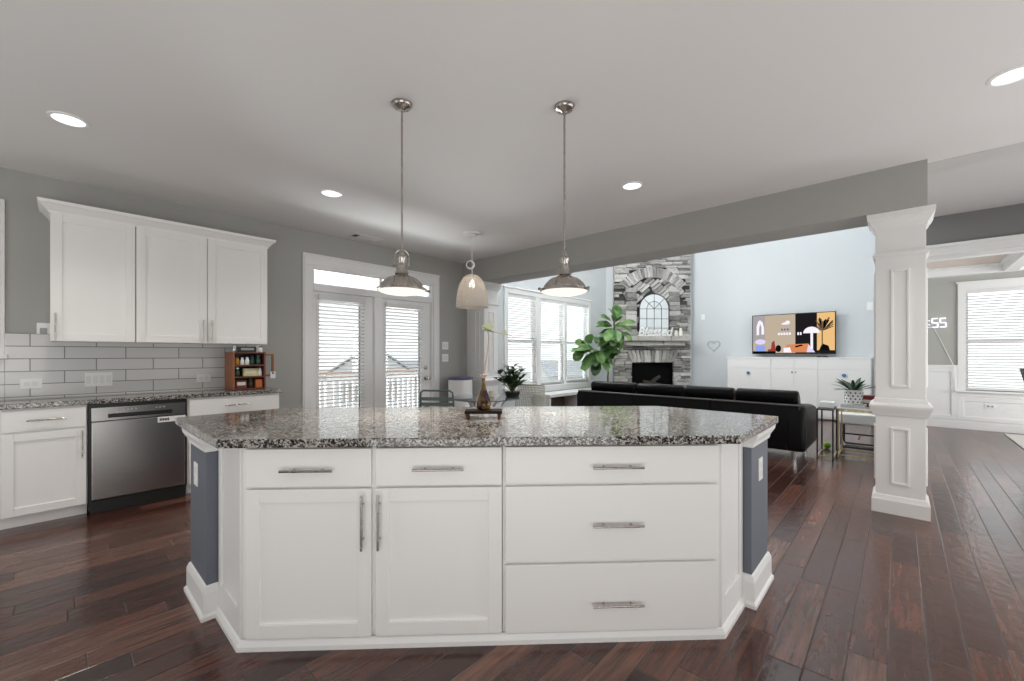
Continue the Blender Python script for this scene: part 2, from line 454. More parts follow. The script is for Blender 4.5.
# diagonal wall behind the chimney
def dg(u,v,s=14.08):  # u along the diagonal to the right, v toward the camera
    return (9.69+u/s2-v/s2, 4.39-u/s2-v/s2)
b=MB()
b.prism([dg(-1.25,-0.06),dg(1.25,-0.06),dg(1.25,-0.20),dg(-1.25,-0.20)],0,HG); struct(link('wall_corner',b,WALLB))
wall_x('wall_rear',-4.6,5.34,0,H,(2.2,3.4,1.1,2.3),-3.2,-3.06,WALLG)
wall_y('wall_right',-3.06,XB,0,H,[(-2.0,-0.6,1.0,2.3),(4.8,6.1,0.1,2.4),(7.5,9.6,0.6,2.4)],-4.74,-4.6,WALLG)
# ceilings
b=MB(); b.box(-3.2,4.55,-4.6,5.34,H,H+0.1); struct(link('ceiling_kitchen',b,CEIL))
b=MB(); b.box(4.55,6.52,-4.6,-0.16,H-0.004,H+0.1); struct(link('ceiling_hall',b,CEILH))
b=MB(); b.box(6.52,12.2,-4.6,-0.06,H,H+0.1); struct(link('ceiling_dining',b,CEILP))
b=MB(); b.box(4.45,12.2,-0.16,5.34,HG,HG+0.1); struct(link('ceiling_family',b,CEIL))
b=MB(); b.box(4.45,4.85,-0.16,5.2,H+0.1,HG); b.box(4.85,6.37,-0.16,-0.04,H+0.1,HG); struct(link('wall_upper',b,WALLB))
# dropped beam between kitchen and family room
b=MB(); b.box(4.45,4.85,-0.155,5.2,2.40,H); struct(link('wall_beam',b,WALLG))
# dining opening header
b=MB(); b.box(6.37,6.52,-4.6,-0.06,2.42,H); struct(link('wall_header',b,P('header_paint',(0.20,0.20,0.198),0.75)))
b=MB()
b.box(6.345,6.545,-4.6,-0.03,2.32,2.42); b.box(6.33,6.56,-4.6,-0.03,2.40,2.435); b.box(6.345,6.545,-0.14,-0.03,0,2.32); b.box(6.335,6.555,-4.6,-0.03,2.315,2.335)
struct(link('trim_1',b,TRIM,bevel=0.004))
# coffers
b=MB()
b.box(10.27,XB,-4.6,-0.06,2.60,H); b.box(10.20,10.27,-4.59,-0.061,2.70,H)
b.box(6.52,6.75,-4.6,-0.06,2.60,H)
for y in (-1.38,-2.9):
    b.box(6.75,8.42,y,y+0.16,2.601,H); b.box(6.75,8.37,y-0.05,y+0.21,2.701,H-0.0005); b.box(8.58,10.27,y,y+0.16,2.601,H); b.box(8.63,10.20,y-0.05,y+0.21,2.701,H-0.0005)
b.box(8.42,8.58,-4.6,-0.2,2.604,H); b.box(8.37,8.63,-4.59,-0.2,2.702,H-0.001)
b.box(6.75,10.27,-0.2,-0.06,2.602,H)
struct(link('ceiling_coffers',b,TRIM,bevel=0.006))
# baseboards and wainscot
b=MB()
prof=[(0,0.0),(0.018,0.0),(0.018,0.105),(0.010,0.135),(0,0.14)]
b.box(XB-0.018,XB,-4.6,-0.06,0,0.13); b.box(XB-0.010,XB,-4.6,-0.06,0.13,0.15)
struct(link('baseboard_dining',b,TRIM,bevel=0.003))
b=MB()
b.box(XB-0.008,XB,-0.735,-0.06,0.15,1.045); b.box(XB-0.008,XB,-4.6,-0.735,0.15,0.55)
b.box(XB-0.035,XB,-0.73,-0.06,1.045,1.085)
b.frame('x',-0.729,-0.061,0.151,1.045,0.075,XB-0.020,XB-0.008)
b.frame('x',-2.03,-0.731,0.151,0.549,0.07,XB-0.0195,XB-0.008); b.frame('x',-4.59,-2.031,0.151,0.549,0.07,XB-0.019,XB-0.008)
struct(link('trim_2',b,TRIM,bevel=0.003))
b=MB()
b.box(4.85,9.0,YW-0.018,YW,0,0.13); b.box(4.85,9.0,YW-0.01,YW,0.13,0.15)
b.box(3.98,4.5,YW-0.018,YW,0,0.13); b.box(1.58,1.96,YW-0.018,YW,0,0.13)
struct(link('baseboard_left',b,TRIM,bevel=0.003))
b=MB(); b.box(XB-0.018,XB,0.06,3.6,0,0.14); b.box(6.37,XB,0.06,0.078,0,0.14); struct(link('baseboard_back',b,TRIM,bevel=0.003))

# ------------------------------------------------------------------ windows and doors
def blind(name,label,axis,a0,a1,z0,z1,d,sp=0.044,tilt=20,group=None,depth=0.048):
    # d : plane coordinate of the slat centre line; axis 'y' -> slats run along x
    c=((a0+a1)/2,d,z0) if axis=='y' else (d,(a0+a1)/2,z0)
    t=thing(name,label,'blind',c,0,group)
    def V(a,dd,z): return (a,dd,z) if axis=='y' else (dd,a,z)
    def bx(m,p0,p1,d0,d1,q0,q1):
        if axis=='y': m.box(p0,p1,d0,d1,q0,q1)
        else: m.box(d0,d1,p0,p1,q0,q1)
    h=MB(); bx(h,a0-0.005,a1+0.005,d-0.032,d+0.032,z1-0.065,z1); link('head_rail',h,BLIND,t,bevel=0.004)
    r=MB(); bx(r,a0,a1,d-0.025,d+0.025,z0,z0+0.022); link('bottom_rail',r,BLIND,t,bevel=0.004)
    s=MB(); z=z0+0.05; n=0
    tt=R(tilt); dx=depth/2*math.cos(tt); dz=depth/2*math.sin(tt)
    while z<z1-0.08:
        s.add([V(a0,d-dx,z+dz),V(a1,d-dx,z+dz),V(a1,d+dx,z-dz),V(a0,d+dx,z-dz),
               V(a0,d-dx,z+dz+0.003),V(a1,d-dx,z+dz+0.003),V(a1,d+dx,z-dz+0.003),V(a0,d+dx,z-dz+0.003)],
              [(0,3,2,1),(4,5,6,7),(0,1,5,4),(1,2,6,5),(2,3,7,6),(3,0,4,7)])
        z+=sp
    link('slats',s,BLIND,t)
    for a in (a0+0.12*(a1-a0),a1-0.12*(a1-a0)):
        w=MB(); w.tube([V(a,d-0.028,z0+0.01),V(a,d-0.028,z1-0.03)],0.0014,4); link('ladder_cord',w,BLIND,t)
    return t

# french doors
b=MB()
f=MB()
f.box(1.97,2.075,YW-0.022,YW,0,2.34); f.box(3.87,3.975,YW-0.022,YW,0,2.34); f.box(1.97,3.975,YW-0.022,YW,2.34,2.455); f.box(1.966,3.979,YW-0.032,YW,2.455,2.478)
f.box(1.985,2.0,YW-0.03,YW-0.022,0,2.44); f.box(3.945,3.96,YW-0.03,YW-0.022,0,2.44); f.box(2.0,3.945,YW-0.03,YW-0.022,2.425,2.44)
struct(link('trim_3',f,TRIM,bevel=0.004))
f=MB()
f.box(2.076,2.10,YW-0.005,YW+0.14,0,2.322); f.box(3.845,3.869,YW-0.005,YW+0.14,0,2.322); f.box(2.076,3.869,YW-0.006,YW+0.139,2.322,2.344)
f.box(2.10,3.845,YW-0.012,YW+0.138,2.04,2.115); f.box(2.905,3.0,YW-0.010,YW+0.137,0,2.04)
fr=struct(link('door_3',f,TRIM,bevel=0.004))
w=MB(); w.frame('y',2.10,3.845,2.115,2.322,0.022,YW+0.03,YW+0.07); w.box(3.0,3.03,YW+0.031,YW+0.069,2.137,2.30)
tw=struct(link('window_3',w,TRIM,bevel=0.003)); g=MB(); g.box(2.12,3.825,YW+0.048,YW+0.052,2.135,2.302); link('pane',g,GLASS,tw)
def door(name,x0,x1,gx0,gx1):
    b=MB(); y0,y1=YW+0.03,YW+0.075
    b.box(x0,gx0,y0,y1,0.02,2.04); b.box(gx1,x1,y0,y1,0.02,2.04); b.box(gx0,gx1,y0,y1,0.02,0.26); b.box(gx0,gx1,y0,y1,1.92,2.04)
    b.frame('y',gx0-0.03,gx1+0.03,0.23,1.95,0.03,y0-0.012,y1+0.012)
    d=struct(link(name,b,TRIM,bevel=0.004))
    g=MB(); g.box(gx0,gx1,YW+0.05,YW+0.054,0.26,1.92); link('pane',g,GLASS,d)
    return d
d1=door('door_1',2.105,2.90,2.18,2.715)
d2=door('door_2',3.005,3.84,3.09,3.655)
k=MB()
k.lathe([(0.033,0),(0.033,0.008),(0.024,0.014),(0.012,0.018),(0.012,0.035),(0.026,0.045),(0.030,0.06),(0.024,0.072),(0.006,0.076)],20,(3.755,YW+0.018,0.915),ax=(0,-1,0))
link('door_knob',k,NICK,d2,smooth=True)
k=MB(); k.lathe([(0.032,0),(0.032,0.01),(0.026,0.016),(0.0,0.017)],20,(3.755,YW+0.03,1.07),ax=(0,-1,0)); k.box(3.75,3.76,YW-0.002,YW+0.018,1.05,1.09)
link('deadbolt',k,NICK,d2,smooth=True)
for zz in (0.25,1.0,1.8):
    k=MB(); k.cyl((2.102,YW+0.02,0),0.007,zz,zz+0.09,10); link('hinge',k,NICK,d1)
blind('door_blind','white slatted blind on the left-hand glass door, with a boxed head rail','y',2.165,2.755,0.24,2.00,YW+0.0,sp=0.046,group='blinds on the glass doors')
blind('door_blind','white slatted blind on the glass door with the knob and deadbolt','y',3.075,3.67,0.24,1.985,YW+0.0,sp=0.046,group='blinds on the glass doors')

# triple window
f=MB()
f.box(5.42,5.51,YW-0.022,YW,0.66,2.375); f.box(8.17,8.265,YW-0.022,YW,0.66,2.375); f.box(5.42,8.265,YW-0.022,YW,2.375,2.47); f.box(5.40,8.285,YW-0.036,YW,2.47,2.495)
f.box(5.39,8.30,YW-0.07,YW+0.02,0.625,0.66); f.box(5.42,8.265,YW-0.02,YW,0.535,0.625)
struct(link('trim_4',f,TRIM,bevel=0.004))
wins=[(5.51,6.33),(6.45,7.25),(7.33,8.17)]
f=MB(); 
for a,c in ((6.33,6.45),(7.25,7.33)): f.box(a,c,YW-0.018,YW+0.14,0.66,2.385)
f.box(5.5,8.18,YW+0.10,YW+0.14,2.35,2.385); f.box(5.5,8.18,YW+0.06,YW+0.14,0.655,0.69)
struct(link('trim_5',f,TRIM,bevel=0.003))
for i,(a,c) in enumerate(wins):
    w=MB(); w.frame('y',a,c,0.68,1.53,0.045,YW+0.06,YW+0.09); w.frame('y',a,c,1.49,2.37,0.045,YW+0.095,YW+0.125)
    o=struct(link('window_%d'%(i+4),w,TRIM,bevel=0.003))
    g=MB(); g.box(a+0.04,c-0.04,YW+0.073,YW+0.077,0.72,1.49); g.box(a+0.04,c-0.04,YW+0.108,YW+0.112,1.53,2.33); link('pane',g,GLASS,o)
    blind('window_blind',['white slatted blind in the left window of the triple window, over the leafy plant','white slatted blind in the middle window of the triple window','white slatted blind in the right window of the triple window, behind the fig leaves'][i],'y',a+0.01,c-0.01,0.69,2.375,YW+0.025,sp=0.044,tilt=20,group='blinds in the triple window')

# dining window
f=MB()
f.box(XB-0.022,XB,-0.82,-0.73,0.66,2.365); f.box(XB-0.022,XB,-2.03,-1.94,0.66,2.365); f.box(XB-0.022,XB,-2.03,-0.73,2.365,2.475); f.box(XB-0.036,XB,-2.05,-0.71,2.475,2.50)
f.box(XB-0.07,XB+0.02,-2.06,-0.70,0.63,0.66); f.box(XB-0.02,XB,-2.03,-0.73,0.55,0.63)
struct(link('trim_6',f,TRIM,bevel=0.004))
w=MB(); w.frame('x',-1.945,-0.815,0.66,1.52,0.045,XB+0.05,XB+0.08); w.frame('x',-1.945,-0.815,1.48,2.37,0.045,XB+0.085,XB+0.115)
o=struct(link('window_1',w,TRIM,bevel=0.003)); g=MB(); g.box(XB+0.063,XB+0.067,-1.9,-0.86,0.70,1.48); g.box(XB+0.098,XB+0.102,-1.9,-0.86,1.52,2.33); link('pane',g,GLASS,o)
blind('window_blind','white slatted blind in the dining room window at the far right','x',-1.935,-0.825,0.675,2.365,XB+0.025,sp=0.046,tilt=-22)
# sink window at far left
f=MB(); f.box(-0.37,-0.278,YW-0.022,YW,1.27,2.395); f.box(-1.65,-1.55,YW-0.022,YW,1.27,2.395); f.box(-1.65,-0.278,YW-0.022,YW,2.395,2.49); f.box(-1.68,-0.262,YW-0.06,YW+0.02,1.235,1.27)
struct(link('trim_7',f,TRIM,bevel=0.004))
w=MB(); w.frame('y',-1.55,-0.37,1.27,2.40,0.045,YW+0.05,YW+0.09); o=struct(link('window_2',w,TRIM,bevel=0.003)); g=MB(); g.box(-1.5,-0.41,YW+0.068,YW+0.072,1.31,2.36); link('pane',g,GLASS,o)

# ------------------------------------------------------------------ outside
dk=MB()
for i in range(14): dk.box(-1.0,5.2,5.36+i*0.142,5.36+i*0.142+0.136,-0.16,-0.13)
dk.box(-1.0,5.2,5.38,7.3,-0.36,-0.17)
for x in (-0.8,2.1,5.0):
    dk.box(x-0.07,x+0.07,7.15,7.29,-3.0,-0.36)
struct(link('floor_deck',dk,DECKW))
t=thing('deck_railing','white baluster deck railing with a reddish wood top rail outside the glass doors','railing',(2.1,7.2,-0.13))
rl=MB(); rl.box(-1.0,5.2,7.12,7.26,0.925,0.965); link('top_rail',rl,DECKW,t,bevel=0.004)
rl=MB(); rl.box(-1.0,5.2,7.17,7.21,0.82,0.90); rl.box(-1.0,5.2,7.17,7.21,-0.05,0.03); link('side_rail',rl,RAILW,t)
for x in (-0.95,1.1,3.15,5.15):
    rl=MB(); rl.box(x-0.05,x+0.05,7.14,7.24,-0.13,0.925); link('post',rl,RAILW,t)
rl=MB()
x=-0.9
while x<5.15: rl.box(x,x+0.038,7.172,7.21,-0.05,0.86); x+=0.115
link('balusters',rl,RAILW,t)
def house(x,y,w,d,eave,ridge,label,rz=0,along='x'):
    t=thing('neighbour_house',label,'house',(x,y,-3.0),rz)
    a=MB(); a.box(-w/2,w/2,-d/2,d/2,0,eave+3.0)
    if along=='x': a.add([(-w/2,-d/2,eave+3),(-w/2,d/2,eave+3),(-w/2,0,ridge+2.95),(w/2,-d/2,eave+3),(w/2,d/2,eave+3),(w/2,0,ridge+2.95)],[(0,2,1),(3,4,5)])
    else: a.add([(-w/2,-d/2,eave+3),(w/2,-d/2,eave+3),(0,-d/2,ridge+2.95),(-w/2,d/2,eave+3),(w/2,d/2,eave+3),(0,d/2,ridge+2.95)],[(0,1,2),(3,5,4)])
    link('wall',a,SIDING,t,world=False)
    r=MB(); e=0.35
    if along=='x':
        for s in (-1,1):
            r.add([(-w/2-e,s*(d/2+e),eave+2.9),(w/2+e,s*(d/2+e),eave+2.9),(w/2+e,0,ridge+3),(-w/2-e,0,ridge+3),(-w/2-e,s*(d/2+e),eave+3.05),(w/2+e,s*(d/2+e),eave+3.05),(w/2+e,0,ridge+3.15),(-w/2-e,0,ridge+3.15)],[(0,3,2,1),(4,5,6,7),(0,1,5,4),(1,2,6,5),(2,3,7,6),(3,0,4,7)])
    else:
        for s in (-1,1):
            r.add([(s*(w/2+e),-d/2-e,eave+2.9),(s*(w/2+e),d/2+e,eave+2.9),(0,d/2+e,ridge+3),(0,-d/2-e,ridge+3),(s*(w/2+e),-d/2-e,eave+3.05),(s*(w/2+e),d/2+e,eave+3.05),(0,d/2+e,ridge+3.15),(0,-d/2-e,ridge+3.15)],[(0,3,2,1),(4,5,6,7),(0,1,5,4),(1,2,6,5),(2,3,7,6),(3,0,4,7)])
    link('roof',r,ROOF,t,world=False)
    for xx in (-w/4,w/4):
        q=MB(); q.box(xx-0.5,xx+0.5,-d/2-0.04,-d/2,eave+0.9,eave+2.3); link('window',q,GREYP,t,world=False)
    return t
house(19.3,35.0,6.4,9,-0.3,2.0,'pale gabled house with a grey roof behind the post between the glass doors',R(-29),'y')
house(29.0,40.0,9,8,-1.2,0.45,'low pale house with a grey roof outside the right glass door',R(-30),'x')
house(52,34,12,10,-1.6,0.3,'low pale house seen through the triple window',R(-40),'x')

# ------------------------------------------------------------------ kitchen island
IR=R(-45)
IL=(1.3127,1.3127,0)   # local x runs right along the drawer fronts, local y runs into the island
def isl(x,y): # local -> world
    return (1.3127+(x+y)/s2, 1.3127+(-x+y)/s2)
def shaker(mb,x0,x1,z0,z1,y,rail=0.058,th=0.020,rec=0.011,m=0):
    mb.box(x0,x0+rail,y-th,y,z0,z1,m); mb.box(x1-rail,x1,y-th,y,z0,z1,m)
    mb.box(x0+rail,x1-rail,y-th,y,z0,z0+rail,m); mb.box(x0+rail,x1-rail,y-th,y,z1-rail,z1,m)
    mb.box(x0+rail-0.002,x1-rail+0.002,y-th+rec,y-0.002,z0+rail-0.002,z1-rail+0.002,m)
def bar_pull(x,y,z,L,vert=False,r=0.0055,off=0.03):
    b=MB()
    if vert:
        b.tube([(x,y-off,z-L/2),(x,y-off,z+L/2)],r,10)
        for q in (-1,1): b.tube([(x,y,z+q*L*0.32),(x,y-off,z+q*L*0.32)],r*0.85,8)
    else:
        b.tube([(x-L/2,y-off,z),(x+L/2,y-off,z)],r,10)
        for q in (-1,1): b.tube([(x+q*L*0.27,y,z),(x+q*L*0.27,y-off,z)],r*0.85,8)
    return b
# double-door cabinet of the island
t=thing('base_cabinet','white two-door cabinet with two drawers forming the left of the island front','cabinet',IL,IR)
b=MB(); b.box(-1.085,0.032,0.002,0.60,0.045,0.872); link('carcass',b,CABW,t,world=False,bevel=0.002)
for (x0,x1,hx) in ((-1.066,-0.535,-0.80),(-0.517,0.028,-0.245)):
    b=MB(); b.box(x0,x1,-0.02,0,0.70,0.864); d=link('drawer',b,CABW,t,world=False,bevel=0.003)
    link('handle',bar_pull(hx,-0.02,0.775,0.22),NICK,d,world=False,smooth=True)
for (x0,x1,hx) in ((-1.066,-0.535,-0.568),(-0.517,0.028,-0.498)):
    b=MB(); shaker(b,x0,x1,0.052,0.690,0.0); d=link('door',b,CABW,t,world=False,bevel=0.002)
    link('handle',bar_pull(hx,-0.02,0.552,0.235,True),NICK,d,world=False,smooth=True)
# drawer cabinet of the island
t=thing('drawer_cabinet','white three-drawer cabinet forming the right of the island front','cabinet',IL,IR)
b=MB(); b.box(0.034,1.010,0.002,0.60,0.045,0.872); link('carcass',b,CABW,t,world=False,bevel=0.002)
for z0,z1,hz in ((0.703,0.864,0.775),(0.360,0.690,0.520),(0.048,0.345,0.173)):
    b=MB(); b.box(0.044,0.996,-0.02,0,z0,z1); d=link('drawer',b,CABW,t,world=False,bevel=0.003)
    link('handle',bar_pull(0.538,-0.02,hz,0.225),NICK,d,world=False,smooth=True)
# island surround: angled end panels, slate posts, knee wall and base moulding
t=thing('island_surround','white and slate-blue angled ends and knee wall of the island, with tall white mouldings','island',(1.7,1.7,0))
A=isl(-1.088,0); B=isl(1.013,0)
AX,AY=A; BX,BY=B
core=[(AX+0.02,AY+0.03),(AX+0.02,2.78),(0.93,2.78),(2.70,1.01),(2.70,BY+0.02),(BX+0.03,BY+0.02),isl(0.98,0.62),isl(-1.05,0.62)]
b=MB(); b.prism(core,0.0,0.874); link('knee_wall',b,POST,t)
# left end panel (plane X = AX), right end panel (plane Y = BY)
b=MB()
b.box(AX,AX+0.02,AY+0.001,2.439,0.001,0.873); b.frame('x',AY+0.0015,2.4385,0.002,0.872,0.045,AX-0.010,AX,wb=0.165,wt=0.045)
link('end_panel',b,TRIM,t,bevel=0.003)
b=MB()
b.box(BX+0.001,2.369,BY,BY+0.02,0.001,0.873); b.frame('y',BX+0.0015,2.3685,0.002,0.872,0.045,BY-0.010,BY,wb=0.165,wt=0.045)
link('end_panel',b,TRIM,t,bevel=0.003)
pl=(0.488,0.66,2.45,2.80); pr=(2.375,2.725,0.548,0.72)
for (x0,x1,y0,y1) in (pl,pr):
    b=MB(); b.box(x0,x1,y0,y1,0,0.874); p=link('end_post',b,POST,t,bevel=0.003)
    p['label']='slate-blue end post'
    poly=[(x0,y0),(x1,y0),(x1,y1),(x0,y1)]
    m=MB(); m.ring([(0,0.80),(0.008,0.80),(0.012,0.82),(0.030,0.852),(0.034,0.874),(0,0.874)],poly); c=link('cap_moulding',m,TRIM,p)
    m=MB(); m.ring([(0,0),(0.026,0),(0.026,0.018),(0.016,0.03),(0.016,0.125),(0.008,0.15),(0,0.158)],poly); link('base_moulding',m,TRIM,p)
# front and angled shoe
m=MB(); m.ring([(0,0),(0.016,0),(0.016,0.02),(0.006,0.040),(0.0,0.045)],[(AX-0.010,2.44),(AX-0.010,AY),(BX,BY-0.010),(2.37,BY-0.010)],closed=False); link('shoe_moulding',m,TRIM,t)
m=MB(); m.prism([isl(-1.085,0.004),isl(1.01,0.004),isl(1.01,0.05),isl(-1.085,0.05)],0.0,0.05); link('toe_board',m,TRIM,t)
# worktop
b=MB(); q=2.545
top=[(0.452,q-0.452),(q-0.512,0.512),(2.815,0.512),(2.815,1.235),(1.05,3.0),(0.452,3.0)]
b.prism(top,0.876,0.914)
tag(link('island_worktop',b,GRAN,bevel=0.004,seg=2),'large angled speckled grey granite worktop on the island','worktop')

def plate(name,label,c,n,w,h,kind,group=None,gmat=None,cat='outlet'):
    # wall plate; c centre on the wall, n outward normal, gangs laid sideways
    n=Vector(n).normalized(); u=Vector((0,0,1)).cross(n).normalized(); z=Vector((0,0,1)); c=Vector(c)
    t=thing(name,label,cat,c-z*h/2,0,group)
    b=MB(); b.obox(c+n*0.003,u*w/2,n*0.003,z*h/2); link('cover_plate',b,PLATE,t,bevel=0.002)
    for (ku,kz,bw,bh) in kind:
        b=MB(); b.obox(c+n*0.0075+u*ku+z*kz,u*bw/2,n*0.002,z*bh/2); link('rocker' if 'switch' in name else 'socket',b,gmat or PLATE,t,bevel=0.0015)
    return t
DUP=[(0,0.022,0.03,0.03),(0,-0.022,0.03,0.03)]
DUPH=[(0.022,0,0.03,0.03),(-0.022,0,0.03,0.03)]
GP=P('off_white_device',(0.76,0.76,0.75),0.35)
plate('outlet','white outlet plate on the slate-blue post at the left end of the island',(0.488,2.66,0.655),(-1,0,0),0.075,0.118,DUP,gmat=GP)
plate('outlet','white outlet plate on the slate-blue post at the right end of the island',(2.545,0.548,0.66),(0,-1,0),0.075,0.118,DUP,gmat=GP)
yb=5.181
plate('outlet','white double outlet on the backsplash left of the wide switch plate',(-0.142,yb,1.032),(0,-1,0),0.12,0.08,DUPH,gmat=GP)
plate('light_switch','wide white four-gang switch plate on the backsplash above the dishwasher',(0.25,yb,1.05),(0,-1,0),0.175,0.12,[(x,0,0.028,0.068) for x in (-0.063,-0.021,0.021,0.063)],gmat=GP,cat='switch')
plate('outlet','small white outlet on the backsplash left of the mug-shaped rack',(1.008,yb,1.03),(0,-1,0),0.118,0.078,DUPH,gmat=GP)
plate('light_switch','white plate with a grey dial beside the upper left cabinet',(-0.075,YW,1.47),(0,-1,0),0.075,0.118,[(0,-0.008,0.04,0.05)],gmat=GREYP,cat='switch')
plate('light_switch','upper white two-gang plate right of the glass doors',(4.10,YW,1.405),(0,-1,0),0.12,0.118,[(-0.023,0,0.032,0.066),(0.023,0,0.032,0.066)],gmat=GP,cat='switch')
plate('light_switch','lower white two-gang plate right of the glass doors',(4.10,YW,1.215),(0,-1,0),0.12,0.118,[(-0.023,0,0.032,0.066),(0.023,0,0.032,0.066)],gmat=GP,cat='switch')
plate('wall_sensor','small white wall device above the heart ornament',(XB,3.445,2.16),(-1,0,0),0.085,0.125,[(0,0,0.04,0.06)],cat='sensor')
plate('wall_sensor','small white wall device beside the column, right of the television',(XB,0.412,2.185),(-1,0,0),0.09,0.15,[(0,0,0.04,0.06)],cat='sensor')
plate('outlet','white outlet low on the panelled wall under the dining room window',(XB-0.008,-1.10,0.41),(-1,0,0),0.12,0.075,DUPH,gmat=GREYP)

# ------------------------------------------------------------------ left cabinet run
CF=4.70
t=thing('base_cabinet','white base cabinet with one drawer and one door left of the dishwasher','cabinet',(-0.05,4.95,0))
b=MB(); b.box(-0.30,0.163,CF+0.002,5.198,0.095,0.874); b.box(-0.30,0.163,CF+0.07,5.198,0,0.095); link('carcass',b,CABW,t,bevel=0.002)
b=MB(); b.box(-0.268,0.156,CF-0.02,CF,0.707,0.862); d=link('drawer',b,CABW,t,bevel=0.003); link('handle',bar_pull(-0.05,CF-0.02,0.785,0.20),NICK,d,smooth=True)
b=MB(); shaker(b,-0.268,0.156,0.10,0.695,CF); d=link('door',b,CABW,t,bevel=0.002); link('handle',bar_pull(0.132,CF-0.02,0.575,0.21,True),NICK,d,smooth=True)
t=thing('base_cabinet','white base cabinet with one drawer right of the dishwasher, partly behind the island','cabinet',(1.17,4.95,0))
b=MB(); b.box(0.792,1.555,CF+0.002,5.198,0.095,0.874); b.box(0.792,1.555,CF+0.07,5.198,0,0.095); link('carcass',b,CABW,t,bevel=0.002)
b=MB(); b.box(0.806,1.545,CF-0.02,CF,0.707,0.862); d=link('drawer',b,CABW,t,bevel=0.003); link('handle',bar_pull(1.168,CF-0.02,0.79,0.20),NICK,d,smooth=True)
for (x0,x1,hx) in ((0.806,1.173,1.14),(1.18,1.545,1.21)):
    b=MB(); shaker(b,x0,x1,0.10,0.695,CF); d=link('door',b,CABW,t,bevel=0.002); link('handle',bar_pull(hx,CF-0.02,0.575,0.21,True),NICK,d,smooth=True)
# dishwasher
t=thing('dishwasher','stainless steel dishwasher built in under the granite counter','dishwasher',(0.48,4.95,0))
b=MB(); b.box(0.168,0.788,CF+0.02,5.19,0.02,0.868); b.box(0.168,0.788,CF-0.004,CF+0.03,0.845,0.872); b.box(0.168,0.182,CF-0.01,CF+0.03,0.10,0.872); b.box(0.776,0.788,CF-0.01,CF+0.03,0.10,0.872); link('tub',b,BLACK,t)
b=MB(); b.box(0.184,0.774,CF-0.035,CF+0.02,0.115,0.735); link('door_panel',b,STEEL,t,bevel=0.006)
b=MB(); b.box(0.184,0.774,CF-0.035,CF+0.02,0.792,0.845); b.box(0.184,0.278,CF-0.035,CF+0.02,0.740,0.792); b.box(0.684,0.774,CF-0.035,CF+0.02,0.740,0.792); b.box(0.278,0.684,CF-0.035,CF+0.02,0.740,0.760); link('control_panel',b,STEEL,t)
b=MB(); b.box(0.276,0.686,CF-0.008,CF+0.02,0.758,0.794); link('pocket_handle',b,BLACK,t)
for x in (0.34,0.365,0.39,0.415,0.44,0.57,0.595,0.62):
    b=MB(); b.box(x,x+0.014,CF-0.0362,CF-0.034,0.815,0.823); link('button',b,GREYP,t)
b=MB(); b.box(0.585,0.775,CF-0.039,CF-0.034,0.686,0.732); lb=link('label_strip',b,PLATE,t)
lb['label']='white printed label strip'
for i,x in enumerate((0.598,0.609,0.620,0.631,0.642,0.653)):
    b=MB(); b.box(x,x+0.008,CF-0.0405,CF-0.038,0.700,0.720); link('printed_mark',b,BLACK,lb)
b=MB(); b.box(0.178,0.782,CF+0.0,CF+0.10,0.0,0.105); link('toe_kick',b,BLACK,t,bevel=0.004)
# counter and backsplash
b=MB(); b.box(-0.45,1.575,CF-0.035,5.198,0.876,0.914); tag(link('granite_counter',b,GRAN,bevel=0.006,seg=3),'long speckled granite counter along the left wall over the dishwasher','worktop')
b=MB(); b.box(-0.45,-0.28,5.182,5.2,0.914,1.232); b.box(-0.278,-0.04,5.182,5.2,0.914,1.437); b.box(-0.04,1.53,5.182,5.2,0.914,1.385)
tag(link('tile_backsplash',b,TILE),'pale grey subway tile backsplash between the counter and the upper cabinets','backsplash')
# upper cabinets
UF=4.87
def upper(x0,x1,doors,label,hs):
    t=thing('wall_cabinet',label,'cabinet',((x0+x1)/2,5.2,1.37))
    b=MB(); b.box(x0,x1,UF+0.002,5.198,1.372,2.40); link('carcass',b,CABW,t,bevel=0.002)
    for (a,c),hx in zip(doors,hs):
        b=MB(); shaker(b,a,c,1.376,2.375,UF,rail=0.062); d=link('door',b,CABW,t,bevel=0.002)
        link('handle',bar_pull(hx,UF-0.02,1.487,0.21,True),NICK,d,smooth=True)
upper(-0.036,0.462,[(-0.033,0.459)],'white single-door wall cabinet at the left of the upper run',[-0.008])
upper(0.464,1.493,[(0.467,0.971),(0.977,1.490)],'white double-door wall cabinet above the dishwasher and mug-shaped rack',[0.938,1.006])
b=MB(); b.ring([(0,2.375),(0.01,2.375),(0.014,2.39),(0.05,2.435),(0.062,2.44),(0.068,2.465),(0,2.465)],[(-0.036,5.198),(-0.036,UF),(1.493,UF),(1.493,5.198)],closed=False)
b.box(-0.036,1.493,UF,5.198,2.40,2.46)
tag(link('crown_moulding',b,CABW),'white crown moulding along the top of the upper cabinets','moulding')

